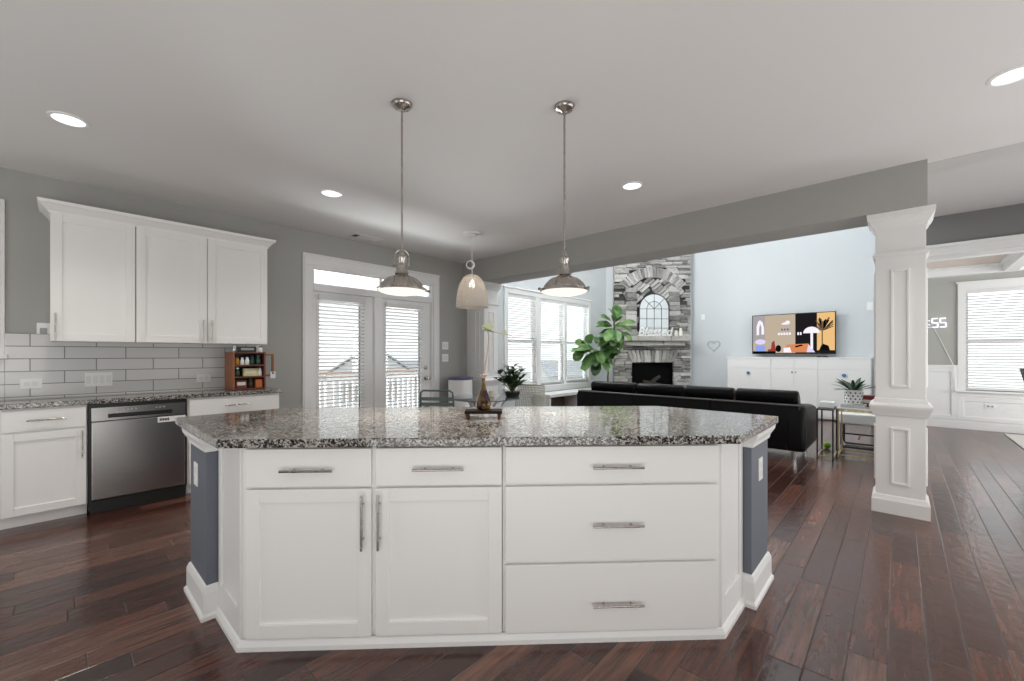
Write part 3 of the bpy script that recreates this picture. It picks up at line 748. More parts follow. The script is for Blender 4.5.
# ------------------------------------------------------------------ columns
def column(x0,x1,y0,y1,label,faces):
    cx,cy=(x0+x1)/2,(y0+y1)/2
    t=thing('square_column',label,'column',(cx,cy,0))
    b=MB(); b.box(x0,x1,y0,y1,0,2.40); link('shaft',b,TRIM,t,bevel=0.003)
    poly=[(x0,y0),(x1,y0),(x1,y1),(x0,y1)]
    m=MB(); m.ring([(0,2.265),(0.006,2.265),(0.008,2.285),(0.016,2.298),(0.020,2.302),(0.030,2.328),(0.040,2.342),(0.043,2.346),(0.043,2.358),(0.050,2.362),(0.053,2.399),(0,2.399)],poly); link('capital',m,TRIM,t)
    m=MB(); m.ring([(0,2.045),(0.008,2.045),(0.020,2.062),(0.020,2.082),(0,2.086)],poly); link('necking',m,TRIM,t)
    m=MB(); m.ring([(0,0.775),(0.012,0.78),(0.018,0.80),(0.036,0.845),(0.039,0.862),(0.032,0.87),(0.012,0.885),(0.006,0.915),(0,0.92)],poly); link('ledge_moulding',m,TRIM,t)
    m=MB(); m.ring([(0,0),(0.024,0),(0.024,0.105),(0.018,0.115),(0.008,0.14),(0,0.145)],poly); link('base_moulding',m,TRIM,t)
    for f in faces:
        for z0,z1 in ((1.01,1.945),(0.235,0.685)):
            b=MB(); h=0.056
            if f in('-x','+x'):
                x=x0 if f=='-x' else x1; s=-1 if f=='-x' else 1
                b.frame('x',cy-h,cy+h,z0,z1,0.016,x,x+s*0.012); b.frame('x',cy-h+0.014,cy+h-0.014,z0+0.014,z1-0.014,0.006,x,x+s*0.006)
            else:
                y=y0 if f=='-y' else y1; s=-1 if f=='-y' else 1
                b.frame('y',cx-h,cx+h,z0,z1,0.016,y,y+s*0.012)
            link('panel_moulding',b,TRIM,t,bevel=0.004)
    return t
column(4.52,4.82,-0.15,0.145,'white square panelled column at the right end of the beam',('-x','+x','-y','+y'))
column(4.52,4.82,4.76,5.06,'white square panelled column beside the left wall, behind the white pendant',('-x','-y'))
b=MB(); b.box(4.55,4.79,5.06,5.2,0,2.40); struct(link('trim_8',b,TRIM))

# ------------------------------------------------------------------ ceiling fittings
CANS=[((0.05,3.83),'recessed ceiling light above the upper left cabinets'),((1.70,3.82),'recessed ceiling light between the cabinets and the left metal pendant'),((3.405,1.715),'recessed ceiling light right of the right metal pendant'),((3.42,-0.44),'recessed ceiling light at the right edge of the ceiling near the column')]
def can(x,y,label,z=H,s=1.0,power=20):
    t=thing('recessed_light',label,'ceiling light',(x,y,z-0.004),0,'recessed lights in the ceiling')
    b=MB(); b.lathe([(0.074,-0.001),(0.078,-0.008),(0.092,-0.006),(0.096,0.0),(0.096,0.003),(0.074,0.003)],32,(x,y,z)); link('trim_ring',b,PLATE,t,smooth=True)
    b=MB(); b.lathe([(0.0,-0.004),(0.076,-0.004),(0.076,0.002)],32,(x,y,z)); link('lamp_lens',b,CANLIT,t)
    l=bpy.data.lights.new('can_lamp','SPOT'); l.energy=power; l.spot_size=R(125); l.spot_blend=0.8; l.shadow_soft_size=0.07; l.color=(1,0.95,0.88)
    o=bpy.data.objects.new('can_lamp',l); COL.objects.link(o); o.parent=t; o.location=(0,0,-0.02)
    return t
for (x,y),lab in CANS: can(x,y,lab)

def metal_pendant(x,y,label,rz,zs):
    t=thing('pendant_lamp',label,'pendant lamp',(x,y,H),rz,'ribbed metal pendants over the island')
    k=MB(); k.lathe([(0.0,-0.040),(0.014,-0.040),(0.022,-0.030),(0.048,-0.022),(0.056,-0.012),(0.058,0.0),(0.06,0.0)][:],28); link('ceiling_canopy',k,NICK,t,world=False,smooth=True)
    zt=-0.865
    k=MB(); k.tube([(0,0,-0.03),(0,0,zt)],0.0062,10); k.lathe([(0.009,-0.052),(0.009,-0.036)],12); link('rod',k,NICK,t,world=False,smooth=True)
    # socket housing
    k=MB(); k.lathe([(0.0,zt+0.0096),(0.010,zt+0.0096),(0.013,zt-0.0032),(0.018,zt-0.0096),(0.018,zt-0.0280),(0.027,zt-0.0360),(0.027,zt-0.0496),(0.022,zt-0.0560),(0.022,zt-0.0784),(0.030,zt-0.0848),(0.030,zt-0.0976),(0.034,zt-0.1200),(0.042,zt-0.1360)],24); link('socket_housing',k,NICK,t,world=False,smooth=True)
    # yoke arms with thumb screws
    k=MB()
    for s in (-1,1):
        k.tube([(0,0,zt+0.0048),(s*0.018,0,zt+0.0032),(s*0.036,0,zt-0.0128),(s*0.042,0,zt-0.0360),(s*0.040,0,zt-0.0680),(s*0.030,0,zt-0.0896)],0.004,8)
        k.tube([(s*0.028,0,zt-0.0880),(s*0.056,0,zt-0.0880)],0.006,8)
    link('yoke',k,NICK,t,world=False,smooth=True)
    # fluted dome
    pr=[(0.034,-0.130),(0.040,-0.142),(0.052,-0.151),(0.070,-0.158),(0.088,-0.168),(0.102,-0.181),(0.113,-0.196),(0.120,-0.211),(0.127,-0.221)]
    n=96; V=[];F=[]
    for j,(r,z) in enumerate(pr):
        am = 0.006 if 2<=j<=7 else 0.0
        for i in range(n):
            a=2*math.pi*i/n
            rr=r+am*(1.0-2.0*abs(math.cos(a*7))**5)
            V.append((rr*math.cos(a),rr*math.sin(a),zt+z))
    for j in range(len(pr)-1):
        for i in range(n): F.append((j*n+i,(j+1)*n+i,(j+1)*n+(i+1)%n,j*n+(i+1)%n))
    k=MB(); k.add(V,F); o=link('shade',k,NICK,t,world=False,smooth=True)
    sm=o.modifiers.new('thickness','SOLIDIFY'); sm.thickness=0.002
    k=MB(); k.lathe([(0.128,zt-0.2208),(0.140,zt-0.2200),(0.146,zt-0.2256),(0.146,zt-0.2320),(0.137,zt-0.2344),(0.128,zt-0.2320)],48); rm=link('rim',k,NICK,t,world=False,smooth=True)
    for q in range(3):
        a=2*math.pi*q/3
        k=MB(); c=Vector((math.cos(a),math.sin(a),0)); k.tube([c*0.142+Vector((0,0,zt-0.2264)),c*0.162+Vector((0,0,zt-0.2280))],0.004,8); k.lathe([(0.0,-0.007),(0.008,-0.006),(0.008,0.006),(0.0,0.007)],10,c*0.162+Vector((0,0,zt-0.2272))); link('clamp_screw',k,DARKNICK,rm,world=False,smooth=True)
    k=MB(); k.lathe([(0.138,zt-0.2328),(0.125,zt-0.2424),(0.10,zt-0.2512),(0.06,zt-0.2584),(0.0,zt-0.2616)],40); link('lamp_lens',k,LENS,t,world=False,smooth=True)
    l=bpy.data.lights.new('pendant_bulb','SPOT'); l.energy=22; l.spot_size=R(150); l.spot_blend=0.7; l.shadow_soft_size=0.10; l.color=(1,0.9,0.78)
    o=bpy.data.objects.new('pendant_bulb',l); COL.objects.link(o); o.parent=t; o.location=(0,0,zt-0.2680)
    return t
metal_pendant(1.377,2.152,'ribbed brushed nickel pendant lamp over the left of the island',R(-20),0)
metal_pendant(2.046,1.464,'ribbed brushed nickel pendant lamp over the right of the island',R(33),0)

t=thing('pendant_lamp','white woven dome pendant lamp over the glass breakfast table','pendant lamp',(3.42,3.816,H))
k=MB(); k.lathe([(0,-0.05),(0.05,-0.05),(0.055,-0.03),(0.055,-0.028),(0.10,-0.024),(0.105,-0.004),(0.105,0.0)],32); link('ceiling_canopy',k,TRIM,t,world=False,smooth=True)
k=MB(); k.tube([(0,0,-0.04),(0,0,-0.42)],0.003,8)
for q in range(3): k.tube([(-0.022+0.678*(0.042+0.004*q)*math.cos(a*math.pi/8)+0.008*q,0.012-0.735*(0.042+0.004*q)*math.cos(a*math.pi/8)+0.006*q,-0.385+(0.042+0.004*q)*math.sin(a*math.pi/8)) for a in range(16)],0.0055,6,closed=True)
k.tube([(0,0,-0.42),(0,0,-0.505)],0.003,8)
link('cord',k,TRIM,t,world=False,smooth=True)
pr=[(0.0,-0.500),(0.03,-0.503),(0.065,-0.515),(0.10,-0.542),(0.132,-0.585),(0.157,-0.640),(0.175,-0.710),(0.188,-0.790),(0.195,-0.87),(0.197,-0.905)]
k=MB(); k.lathe(pr,48); o=link('shade',k,woven(),t,world=False,smooth=True)
k=MB(); k.lathe([(0.0,-0.42),(0.006,-0.42),(0.006,-0.50),(0.022,-0.51),(0.022,-0.56),(0.0,-0.56)],16); link('socket',k,TRIM,t,world=False)
k=MB(); k.lathe([(0.0,-0.56),(0.014,-0.57),(0.030,-0.615),(0.032,-0.635),(0.020,-0.66),(0.0,-0.667)],16); link('bulb',k,emitter('warm_bulb',(1,0.86,0.70),9.0),t,world=False,smooth=True)
l=bpy.data.lights.new('dome_bulb','POINT'); l.energy=0.5; l.color=(1,0.82,0.62); l.shadow_soft_size=0.03
o=bpy.data.objects.new('dome_bulb',l); COL.objects.link(o); o.parent=t; o.location=(0,0,-0.70)

t=thing('air_vent','white louvred air vent in the ceiling near the glass doors','vent',(2.64,4.93,H-0.01))
b=MB(); b.frame('y',2.44,2.84,H-0.012,H,0.03,4.93-0.08,4.93-0.05)
b=MB(); b.box(2.44,2.84,4.85,4.875,H-0.008,H); b.box(2.44,2.84,4.985,5.01,H-0.008,H); b.box(2.44,2.465,4.875,4.985,H-0.008,H); b.box(2.815,2.84,4.875,4.985,H-0.008,H); link('vent_frame',b,CEIL,t)
b=MB()
for i in range(9): b.obox((2.64,4.884+i*0.0115,H-0.004),(0.175,0,0),(0,0.005,0.003),(0,-0.0006,0.0008))
link('louvres',b,CEIL,t)
b=MB(); b.box(2.466,2.53,4.876,4.984,H-0.0095,H-0.001); link('vent_gap',b,BLACK,t)

# ------------------------------------------------------------------ mug-shaped rack and its contents
OAK=P('orange_stained_wood',(0.30,0.10,0.035),0.45,var=0.3,vscale=12)
REDW=P('dark_red_wood',(0.13,0.03,0.015),0.4,var=0.3,vscale=14)
t=thing('mug_shaped_rack','reddish wooden rack shaped like a square-handled mug on the granite counter','rack',(1.315,4.95,0.914))
b=MB(); b.box(1.17,1.186,4.80,5.10,0.916,1.292); link('side_board',b,OAK,t,bevel=0.003)
b=MB(); b.box(1.444,1.46,4.80,5.10,0.916,1.292); link('side_board',b,REDW,t,bevel=0.003)
b=MB(); b.box(1.186,1.444,5.085,5.10,0.93,1.292); link('back_board',b,BLACK,t)
for z in (0.916,1.035,1.150,1.278):
    b=MB(); b.box(1.186,1.444,4.80,5.085,z,z+0.014); link('shelf_board',b,REDW,t,bevel=0.002)
b=MB(); 
for p in ((1.46,1.565,1.255,1.275),(1.46,1.565,1.035,1.055),(1.560,1.580,1.035,1.275)): b.box(p[0],p[1],4.93,4.955,p[2],p[3])
link('handle',b,OAK,t,bevel=0.003)
TINW=P('cream_label',(0.72,0.70,0.62),0.5); YEL=P('pale_yellow_paper',(0.70,0.62,0.32),0.6,var=0.3,vscale=40)
GRN=P('dark_green_glass',(0.02,0.06,0.045),0.15); ORG=P('orange_card',(0.50,0.13,0.03),0.5); AMB=P('amber_glass',(0.45,0.22,0.04),0.12); SIL=P('silver_tin',(0.6,0.6,0.6),0.3,1.0); WHT=P('white_glazed',(0.82,0.82,0.80),0.2)
def jar(x,y,z,r,h,mat,lid,label,cat='jar',group='things on the mug-shaped rack',lh=0.012,name='jar'):
    t=thing(name,label,cat,(x,y,z),0,group)
    b=MB(); b.lathe([(r*0.85,0),(r,0.006),(r,h*0.72),(r*0.75,h*0.86),(r*0.7,h)],16); link('body',b,mat,t,world=False,smooth=True)
    b=MB(); b.lathe([(r*0.78,h-0.002),(r*0.78,h+lh),(r*0.5,h+lh+0.002)],16); link('lid',b,lid,t,world=False,smooth=True)
    return t
def pack(x,y,z,w,d,h,mat,label,name='small_box',cat='box',fl=None):
    t=thing(name,label,cat,(x,y,z),0,'things on the mug-shaped rack')
    b=MB(); b.box(-w/2,w/2,-d/2,d/2,0,h); link('body',b,mat,t,world=False,bevel=0.004)
    b=MB(); b.box(-w*0.36,w*0.36,-d/2-0.001,-d/2+0.001,h*0.35,h*0.75); link('front_label',b,fl or TINW,t,world=False)
    return t
jar(1.215,4.85,1.164,0.022,0.075,AMB,BLACK,'amber jar at the left of the rack top shelf')
jar(1.262,4.85,1.164,0.019,0.06,WHT,SIL,'white jar second from left on the rack top shelf')
jar(1.305,4.85,1.164,0.019,0.065,WHT,SIL,'white jar in the middle of the rack top shelf')
jar(1.352,4.86,1.164,0.022,0.08,GRN,BLACK,'dark green jar right of the white jars in the rack')
jar(1.408,4.86,1.164,0.026,0.085,GRN,GRN,'dark bottle at the right of the rack top shelf',name='bottle',cat='bottle')
jar(1.218,4.85,1.049,0.024,0.075,GRN,SIL,'green jar with a pale lid at the left of the rack middle shelf')
pack(1.335,4.86,1.049,0.13,0.05,0.078,YEL,'cream and yellow packet lying across the rack middle shelf','paper_packet','packet')
jar(1.42,4.85,1.049,0.019,0.08,WHT,BLACK,'white bottle at the right of the rack middle shelf',name='bottle',cat='bottle')
pack(1.25,4.86,0.930,0.10,0.06,0.085,REDW,'dark red box with a pale label at the bottom left of the rack',fl=TINW)
jar(1.335,4.85,0.930,0.026,0.08,BLACK,BLACK,'black jar in the middle of the rack bottom shelf')
pack(1.405,4.85,0.930,0.062,0.06,0.085,ORG,'orange box at the bottom right of the rack',fl=ORG)
pack(1.315,4.92,1.293,0.16,0.10,0.055,BLACK,'black box lying on top of the rack',fl=GREYP)
jar(1.20,4.87,1.293,0.022,0.045,SIL,SIL,'silver tin on top of the rack at the left',name='tin',cat='tin')
jar(1.43,4.87,1.293,0.020,0.05,WHT,GRN,'white jar on top of the rack at the right')
t=thing('hanging_tag','white tag with a dark mark hanging on the rack handle','tag',(1.565,4.925,1.03))
b=MB(); b.box(1.54,1.592,4.918,4.928,1.015,1.085); link('tag_card',b,WHT,t,bevel=0.002)
b=MB(); b.box(1.555,1.575,4.916,4.919,1.062,1.078); b.tube([(1.566,4.923,1.085),(1.569,4.942,1.12)],0.002,6); link('tag_mark',b,BLACK,t)

# ------------------------------------------------------------------ island riser, vase, stem
DWOOD=P('dark_brown_wood',(0.010,0.006,0.005),0.5,spec=0.25)
t=thing('wooden_riser','small dark wooden riser stand on the island worktop','riser',(1.617,1.708,0.914),IR)
b=MB(); b.box(-0.103,0.103,-0.055,0.055,0.030,0.046); link('top_board',b,DWOOD,t,world=False,bevel=0.003)
for sx in (-1,1):
    for sy in (-1,1):
        b=MB(); b.lathe([(0.009,0),(0.011,0.006),(0.007,0.012),(0.011,0.022),(0.012,0.030)],12,(sx*0.088,sy*0.04,0)); link('leg',b,P('reddish_turned_wood',(0.12,0.04,0.02),0.35),t,world=False,smooth=True)
def mot(name,c1,c2,rough,scale):
    m,nt,bb=newmat(name); tc=nt.nodes.new('ShaderNodeTexCoord'); nz=nt.nodes.new('ShaderNodeTexNoise'); nz.inputs['Scale'].default_value=scale; nz.inputs['Detail'].default_value=3
    nt.links.new(tc.outputs['Object'],nz.inputs['Vector']); nt.links.new(ramp(nt,nz.outputs['Fac'],[(0.38,c1),(0.62,c2)]),bb.inputs['Base Color']); bb.inputs['Roughness'].default_value=rough; return m
VAS=mot('brown_gold_glass',(0.018,0.005,0.003),(0.17,0.095,0.015),0.12,15)
b=MB(); b.lathe([(0.025,0),(0.036,0.004),(0.043,0.022),(0.042,0.042),(0.034,0.068),(0.022,0.098),(0.012,0.128),(0.0085,0.155),(0.0095,0.172),(0.012,0.176),(0.008,0.174),(0.006,0.15)],24,(1.617,1.708,0.960))
tag(link('bud_vase',b,VAS,smooth=True,sub=1),'brown and gold glass bud vase on the small riser','vase')
def leaf(mb,base,d,up,L,Wd,droop=0.3,fold=0.15,n=6,shape=None,m=0):
    base=Vector(base); d=Vector(d).normalized(); up=Vector(up); up=(up-d*up.dot(d)); up=up.normalized() if up.length>1e-4 else d.orthogonal().normalized(); s=d.cross(up).normalized()
    V=[];F=[]
    for i in range(n+1):
        q=i/n
        w=(shape(q) if shape else math.sin(math.pi*min(1,q*0.92+0.06))**0.8)*Wd/2
        c=base+d*(L*q)+Vector((0,0,-1))*(droop*L*q*q)
        V+= [c-s*w+up*fold*w, c, c+s*w+up*fold*w]
    for i in range(n):
        a=i*3; F+=[(a,a+1,a+4,a+3),(a+1,a+2,a+5,a+4)]
    mb.add(V,F,m)
Rv=Vector((0.678,-0.735,0)); Fv=Vector((0.735,0.678,0))
STEM=P('pink_brown_stem',(0.50,0.40,0.36),0.6); PET=P('pale_green_petal',(0.62,0.66,0.42),0.6); LEAFD=mot('olive_leaf',(0.05,0.08,0.02),(0.16,0.20,0.06),0.45,30)
vb=Vector((1.617,1.708,0))
def vp(l,z,f=0): return vb+Rv*l+Fv*f+Vector((0,0,z))
t=thing('flower_stem','tall slender pinkish stem with a pale green bloom standing in the bud vase','flower',(1.617,1.708,1.02))
b=MB(); b.tube([vp(0,1.03),vp(0.004,1.14),vp(0.012,1.22),vp(0.026,1.31),vp(0.030,1.37),vp(0.022,1.405)],[0.004,0.004,0.0055,0.005,0.0035,0.002],8); b.tube([vp(0.022,1.400),vp(0.09,1.388),vp(0.135,1.380),vp(0.17,1.366)],0.0016,6); link('stem',b,STEM,t,smooth=True)
b=MB(); leaf(b,vp(-0.012,1.428),Rv+Vector((0,0,-0.55)),(0,0,1),0.085,0.022,0.05); leaf(b,vp(0.0,1.41),Rv+Vector((0,0,-0.2)),(0,0,1),0.08,0.03,0.1); leaf(b,vp(0.03,1.395),-Rv+Vector((0,0,0.3)),(0,0,1),0.05,0.02,0.1); link('leaves',b,LEAFD,t,smooth=True)
for args in ((vp(0.028,1.40),Vector((0,0,1))+Rv*0.1,-Fv,0.05,0.055,0.0,0.1),(vp(0.015,1.40),Vector((0,0,1))-Rv*0.6,-Fv,0.04,0.03,0.0,0.1),(vp(0.10,1.388),Rv+Vector((0,0,0.3)),-Fv,0.03,0.02,0.0,0.1)):
    b=MB(); leaf(b,*args); link('petal',b,PET,t,smooth=True)
b=MB()
for i in range(7):
    a=i*0.9; leaf(b,vp(0.002,1.135),Vector((math.cos(a),math.sin(a),0.9)),(0,0,1),0.04,0.022,0.1)
link('blossom',b,P('pale_pink_petal',(0.72,0.55,0.48),0.6),t,smooth=True)

# ------------------------------------------------------------------ breakfast corner
TX,TY=3.55,3.72
t=thing('glass_table','small round glass breakfast table with crossed pale legs','table',(TX,TY,0))
TG=P('green_tinted_glass',(0.50,0.62,0.62),0.05,trans=0.75)
b=MB(); b.lathe([(0.0,0.733),(0.425,0.733),(0.43,0.739),(0.425,0.745),(0.0,0.745)],48,(TX,TY,0)); link('table_top',b,TG,t,smooth=True)
for a in (0.2,1.77,3.34,4.91):
    b=MB(); p=Vector((math.cos(a),math.sin(a),0)); b.tube([Vector((TX,TY,0.733))+p*0.30,Vector((TX,TY,0))-p*0.28],0.012,8); link('leg',b,TRIM,t,smooth=True)
px_,py_=3.80,3.50
t=thing('potted_plant','bushy dark green leafy plant in a dark pot on the glass table','plant',(px_,py_,0.745))
b=MB(); b.lathe([(0.07,0),(0.085,0.008),(0.095,0.06),(0.098,0.066),(0.088,0.066),(0.085,0.058),(0.0,0.058)],20,(px_,py_,0.746)); link('pot',b,BLACK,t,smooth=True)
LF1=mot('deep_green_leaf',(0.012,0.035,0.012),(0.06,0.12,0.04),0.35,9)
b=MB(); st=MB(); rr=random.Random(3)
for i in range(26):
    a=rr.uniform(0,6.28); tl=rr.uniform(0.1,0.75); h=rr.uniform(0.18,0.36)
    base=Vector((px_,py_,0.80)); tip=base+Vector((math.cos(a)*tl*h,math.sin(a)*tl*h,h*(1.12-0.75*tl)))
    mid=(base+tip)/2+Vector((0,0,0.03)); st.tube([base,mid,tip],0.004,6)
    for k in range(6):
        q=0.35+0.65*k/5; p=base.lerp(mid,q*2) if q<0.5 else mid.lerp(tip,q*2-1)
        aa=a+(1 if k%2 else -1)*rr.uniform(0.6,1.4)
        leaf(b,p,Vector((math.cos(aa),math.sin(aa),rr.uniform(0.2,1.0))),(0,0,1),rr.uniform(0.09,0.13),rr.uniform(0.05,0.07),0.25)
link('stems',st,LEAFD,t); link('leaves',b,LF1,t,smooth=True)
jarb=MB(); jarb.lathe([(0.03,0),(0.034,0.004),(0.034,0.08),(0.03,0.082),(0.0,0.08)],16,(3.60,3.66,0.746))
tag(link('pillar_candle',jarb,P('beige_wax',(0.66,0.60,0.50),0.6),smooth=True),'beige pillar candle on the glass table beside the leafy plant','candle')

CHG=P('grey_green_metal',(0.10,0.145,0.14),0.45)
def bistro(x,y,rz,label):
    t=thing('metal_chair',label,'chair',(x,y,0),rz)   # faces local +x
    for sy in (-1,1):
        b=MB(); b.tube([(-0.20,sy*0.19,0.0),(-0.19,sy*0.19,0.44),(-0.215,sy*0.19,0.62),(-0.24,sy*0.185,0.82)],0.011,8); link('leg',b,CHG,t,world=False,smooth=True)
        b=MB(); b.tube([(0.20,sy*0.19,0.0),(0.19,sy*0.19,0.44)],0.011,8); link('leg',b,CHG,t,world=False,smooth=True)
        b=MB(); b.tube([(-0.215,sy*0.195,0.66),(-0.05,sy*0.22,0.665),(0.10,sy*0.22,0.655),(0.17,sy*0.20,0.60),(0.19,sy*0.19,0.44)],0.009,8); link('armrest',b,CHG,t,world=False,smooth=True)
    b=MB()
    pts=[(-0.24,-0.185,0.80),(-0.243,-0.18,0.85),(-0.245,-0.15,0.872)]+[(-0.245,0.15,0.872),(-0.243,0.18,0.85),(-0.24,0.185,0.80)]
    b.tube(pts,0.011,8); link('top_rail',b,CHG,t,world=False,smooth=True)
    b=MB()
    for z in (0.66,0.72,0.78):
        xx=-0.215-(z-0.62)*0.12; b.box(xx-0.004,xx+0.004,-0.18,0.18,z-0.019,z+0.019)
    link('back_slats',b,CHG,t,world=False,bevel=0.002)
    b=MB()
    for i in range(7): b.box(-0.18+i*0.055,-0.18+i*0.055+0.045,-0.19,0.19,0.44,0.45)
    b.box(-0.19,0.2,-0.195,-0.18,0.425,0.445); b.box(-0.19,0.2,0.18,0.195,0.425,0.445); link('seat',b,CHG,t,world=False,bevel=0.002)
bistro(3.02,3.86,R(34),'grey-green metal slat-back chair beside the glass doors')
CRM=P('cream_enamel_wire',(0.55,0.56,0.46),0.5)
t=thing('wire_chair','cream wire-mesh chair right of the glass table','chair',(3.83,3.37,0),R(190))
b=MB()
def seatpt(u,v): # u -1..1 across, v 0..1 seat front -> back top
    if v<0.5: x=0.22-0.84*v; z=0.44-0.04*math.sin(v*6.28)
    else: x=-0.20-0.16*(v-0.5); z=0.44+0.88*(v-0.5)
    w=0.205*(1.0 if v<0.8 else 1.0-0.5*(v-0.8))
    return (x+0.05*u*u*(1 if v>=0.5 else 0.0),u*w,z+0.03*u*u*(1 if v<0.5 else 0))
for i in range(19):
    u=-1+2*i/18; b.tube([seatpt(u,k/20) for k in range(21)],0.0055,5)
for k in range(29):
    b.tube([seatpt(-1+2*i/10,k/28) for i in range(11)],0.0035,5)
link('mesh_shell',b,CRM,t,world=False)
b=MB(); b.tube([seatpt(-1,k/20) for k in range(21)]+[seatpt(-1+2*i/10,1) for i in range(11)]+[seatpt(1,1-k/20) for k in range(21)],0.007,6); link('rim',b,CRM,t,world=False,smooth=True)
for sx,sy in ((1,1),(1,-1),(-1,1),(-1,-1)):
    b=MB(); b.tube([(sx*0.12,sy*0.12,0.41),(sx*0.20,sy*0.20,0.0)],0.009,8); link('leg',b,CRM,t,world=False,smooth=True)
t=thing('waste_bin','tall white cylindrical bin with a dark blue rim by the left column','bin',(4.18,4.93,0))
b=MB(); b.lathe([(0.165,0),(0.175,0.01),(0.185,0.90),(0.0,0.90)],32,(4.18,4.93,0)); link('body',b,PLATE,t,smooth=True)
b=MB(); b.lathe([(0.187,0.885),(0.190,0.89),(0.190,0.915),(0.17,0.925),(0.0,0.93)],32,(4.18,4.93,0)); link('lid',b,P('dark_blue_plastic',(0.10,0.10,0.18),0.4),t,smooth=True)
b=MB(); b.lathe([(0.184,0.30),(0.188,0.30),(0.188,0.33),(0.184,0.33)],32,(4.18,4.93,0)); link('band',b,GREYP,t)
t=thing('window_bench','low white bench with an open, brown-shadowed front beneath the triple window','bench',(7.2,4.96,0))
BRN=P('bench_shadow_brown',(0.16,0.13,0.10),0.6,var=0.2,vscale=8)  # brown shadow under the bench top, put into the panel colour
b=MB(); b.box(6.2,8.2,4.76,5.17,0.46,0.52); link('bench_top',b,TRIM,t,bevel=0.005)
for xx in (6.22,7.17,8.13):
    b=MB(); b.box(xx,xx+0.05,4.79,5.16,0,0.46); link('upright',b,TRIM,t)
b=MB(); b.box(6.27,8.13,5.13,5.16,0.05,0.46); b.box(6.27,7.17,4.80,5.13,0.05,0.08); b.box(7.22,8.13,4.80,5.13,0.05,0.08); link('inner_panel',b,BRN,t)

# ------------------------------------------------------------------ sofa
t=thing('leather_sofa','long black leather sofa with its back to the island','sofa',(6.4,2.4,0))
def xz(mb,prof,y0,y1):
    n=len(prof); V=[(x,y0,z) for x,z in prof]+[(x,y1,z) for x,z in prof]
    mb.add(V,[tuple(range(n)),tuple(range(2*n-1,n-1,-1))]+[(i,i+n,(i+1)%n+n,(i+1)%n) for i in range(n)])
for y0,y1 in ((0.86,1.855),(1.865,2.945),(2.955,3.95)):
    b=MB(); xz(b,[(5.93,0.115),(5.895,0.64),(5.91,0.668),(6.03,0.672),(6.08,0.63),(6.17,0.30),(6.17,0.115)],y0,y1); link('back_panel',b,LEATHER,t,bevel=0.014,seg=3,smooth=True)
b=MB(); b.tube([(5.90,0.87,0.665),(5.90,3.94,0.665)],0.008,6); link('piping',b,P('grey_piping',(0.10,0.09,0.09),0.4),t)
b=MB(); b.box(6.10,6.84,1.02,3.80,0.115,0.30); link('seat_base',b,LEATHER,t,bevel=0.02)
for y0,y1,lab in ((0.805,1.01,0),(3.79,3.99,1)):
    b=MB(); xz(b,[(5.90,0.115),(5.895,0.60),(5.93,0.655),(6.02,0.672),(6.55,0.635),(6.80,0.595),(6.88,0.55),(6.90,0.48),(6.86,0.115)],y0,y1); link('arm',b,LEATHER,t,bevel=0.045,seg=4,smooth=True)
ys=[1.0,1.60,2.27,2.99,3.80]
for i in range(4):
    b=MB(); b.box(6.17,6.90,ys[i]+0.008,ys[i+1]-0.008,0.30,0.44); link('seat_cushion',b,LEATHER,t,bevel=0.04,seg=4,smooth=True)
    b=MB(); y0,y1=ys[i]+0.012,ys[i+1]-0.012
    if i==0: y0=0.90
    xz(b,[(6.05,0.60),(6.02,0.77),(6.06,0.825),(6.16,0.825),(6.26,0.74),(6.34,0.46),(6.18,0.44)],y0,y1); link('back_cushion',b,LEATHER,t,bevel=0.035,seg=4,smooth=True)
for x in (6.0,6.78):
    for y in (0.93,3.87):
        b=MB(); b.tube([(x,y,0.12),(x,y,0.0)],[0.03,0.022],12); link('leg',b,CHROME,t,smooth=True)

# ------------------------------------------------------------------ fig tree
fx,fy=7.95,4.55
t=thing('fiddle_leaf_fig','tall fiddle leaf fig with big green leaves between the triple window and the chimney','plant',(fx,fy,0))
b=MB(); b.lathe([(0.13,0),(0.15,0.01),(0.18,0.30),(0.185,0.32),(0.165,0.32),(0.16,0.29),(0.0,0.29)],24,(fx,fy,0)); link('pot',b,PLATE,t,smooth=True)
fb=Vector((fx,fy,0))
def fp(l,z,f=0): return fb+Rv*l+Fv*f+Vector((0,0,z))
b=MB(); b.tube([fp(0,0.28),fp(-0.01,0.8),fp(0.02,1.15),fp(0.06,1.5),fp(0.12,1.85),fp(0.16,2.12)],[0.02,0.018,0.016,0.013,0.011,0.008],8); b.tube([fp(0.02,1.12),fp(-0.15,1.30),fp(-0.35,1.42),fp(-0.52,1.42)],[0.012,0.011,0.009,0.006],8); link('trunk',b,P('grey_bark',(0.16,0.12,0.09),0.8),t,smooth=True)
def fiddle(q): return (0.45+0.75*q)*math.sin(math.pi*min(1,0.05+q*0.93))**0.6
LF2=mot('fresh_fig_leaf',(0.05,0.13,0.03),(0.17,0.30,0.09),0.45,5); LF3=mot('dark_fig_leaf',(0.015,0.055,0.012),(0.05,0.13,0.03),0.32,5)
rr=random.Random(11)
def figleaves(mb,n,cl,cz,rl,rz,stem):
    for i in range(n):
        a=rr.uniform(0,6.283); q=rr.uniform(0.15,0.62)
        p=fp(cl+math.cos(a)*rl*q*0.8,cz+math.sin(a)*rz*q*0.8,rr.uniform(-0.12,0.12))
        d=Rv*math.cos(a)+Vector((0,0,math.sin(a)*0.9+0.15))+Fv*rr.uniform(-0.9,0.5)
        leaf(mb,p,d,(rr.uniform(-.4,.4)-0.5*Fv.x,rr.uniform(-.4,.4)-0.5*Fv.y,0.8),rr.uniform(0.25,0.35),rr.uniform(0.21,0.28),rr.uniform(0.1,0.5),0.18,7,fiddle)
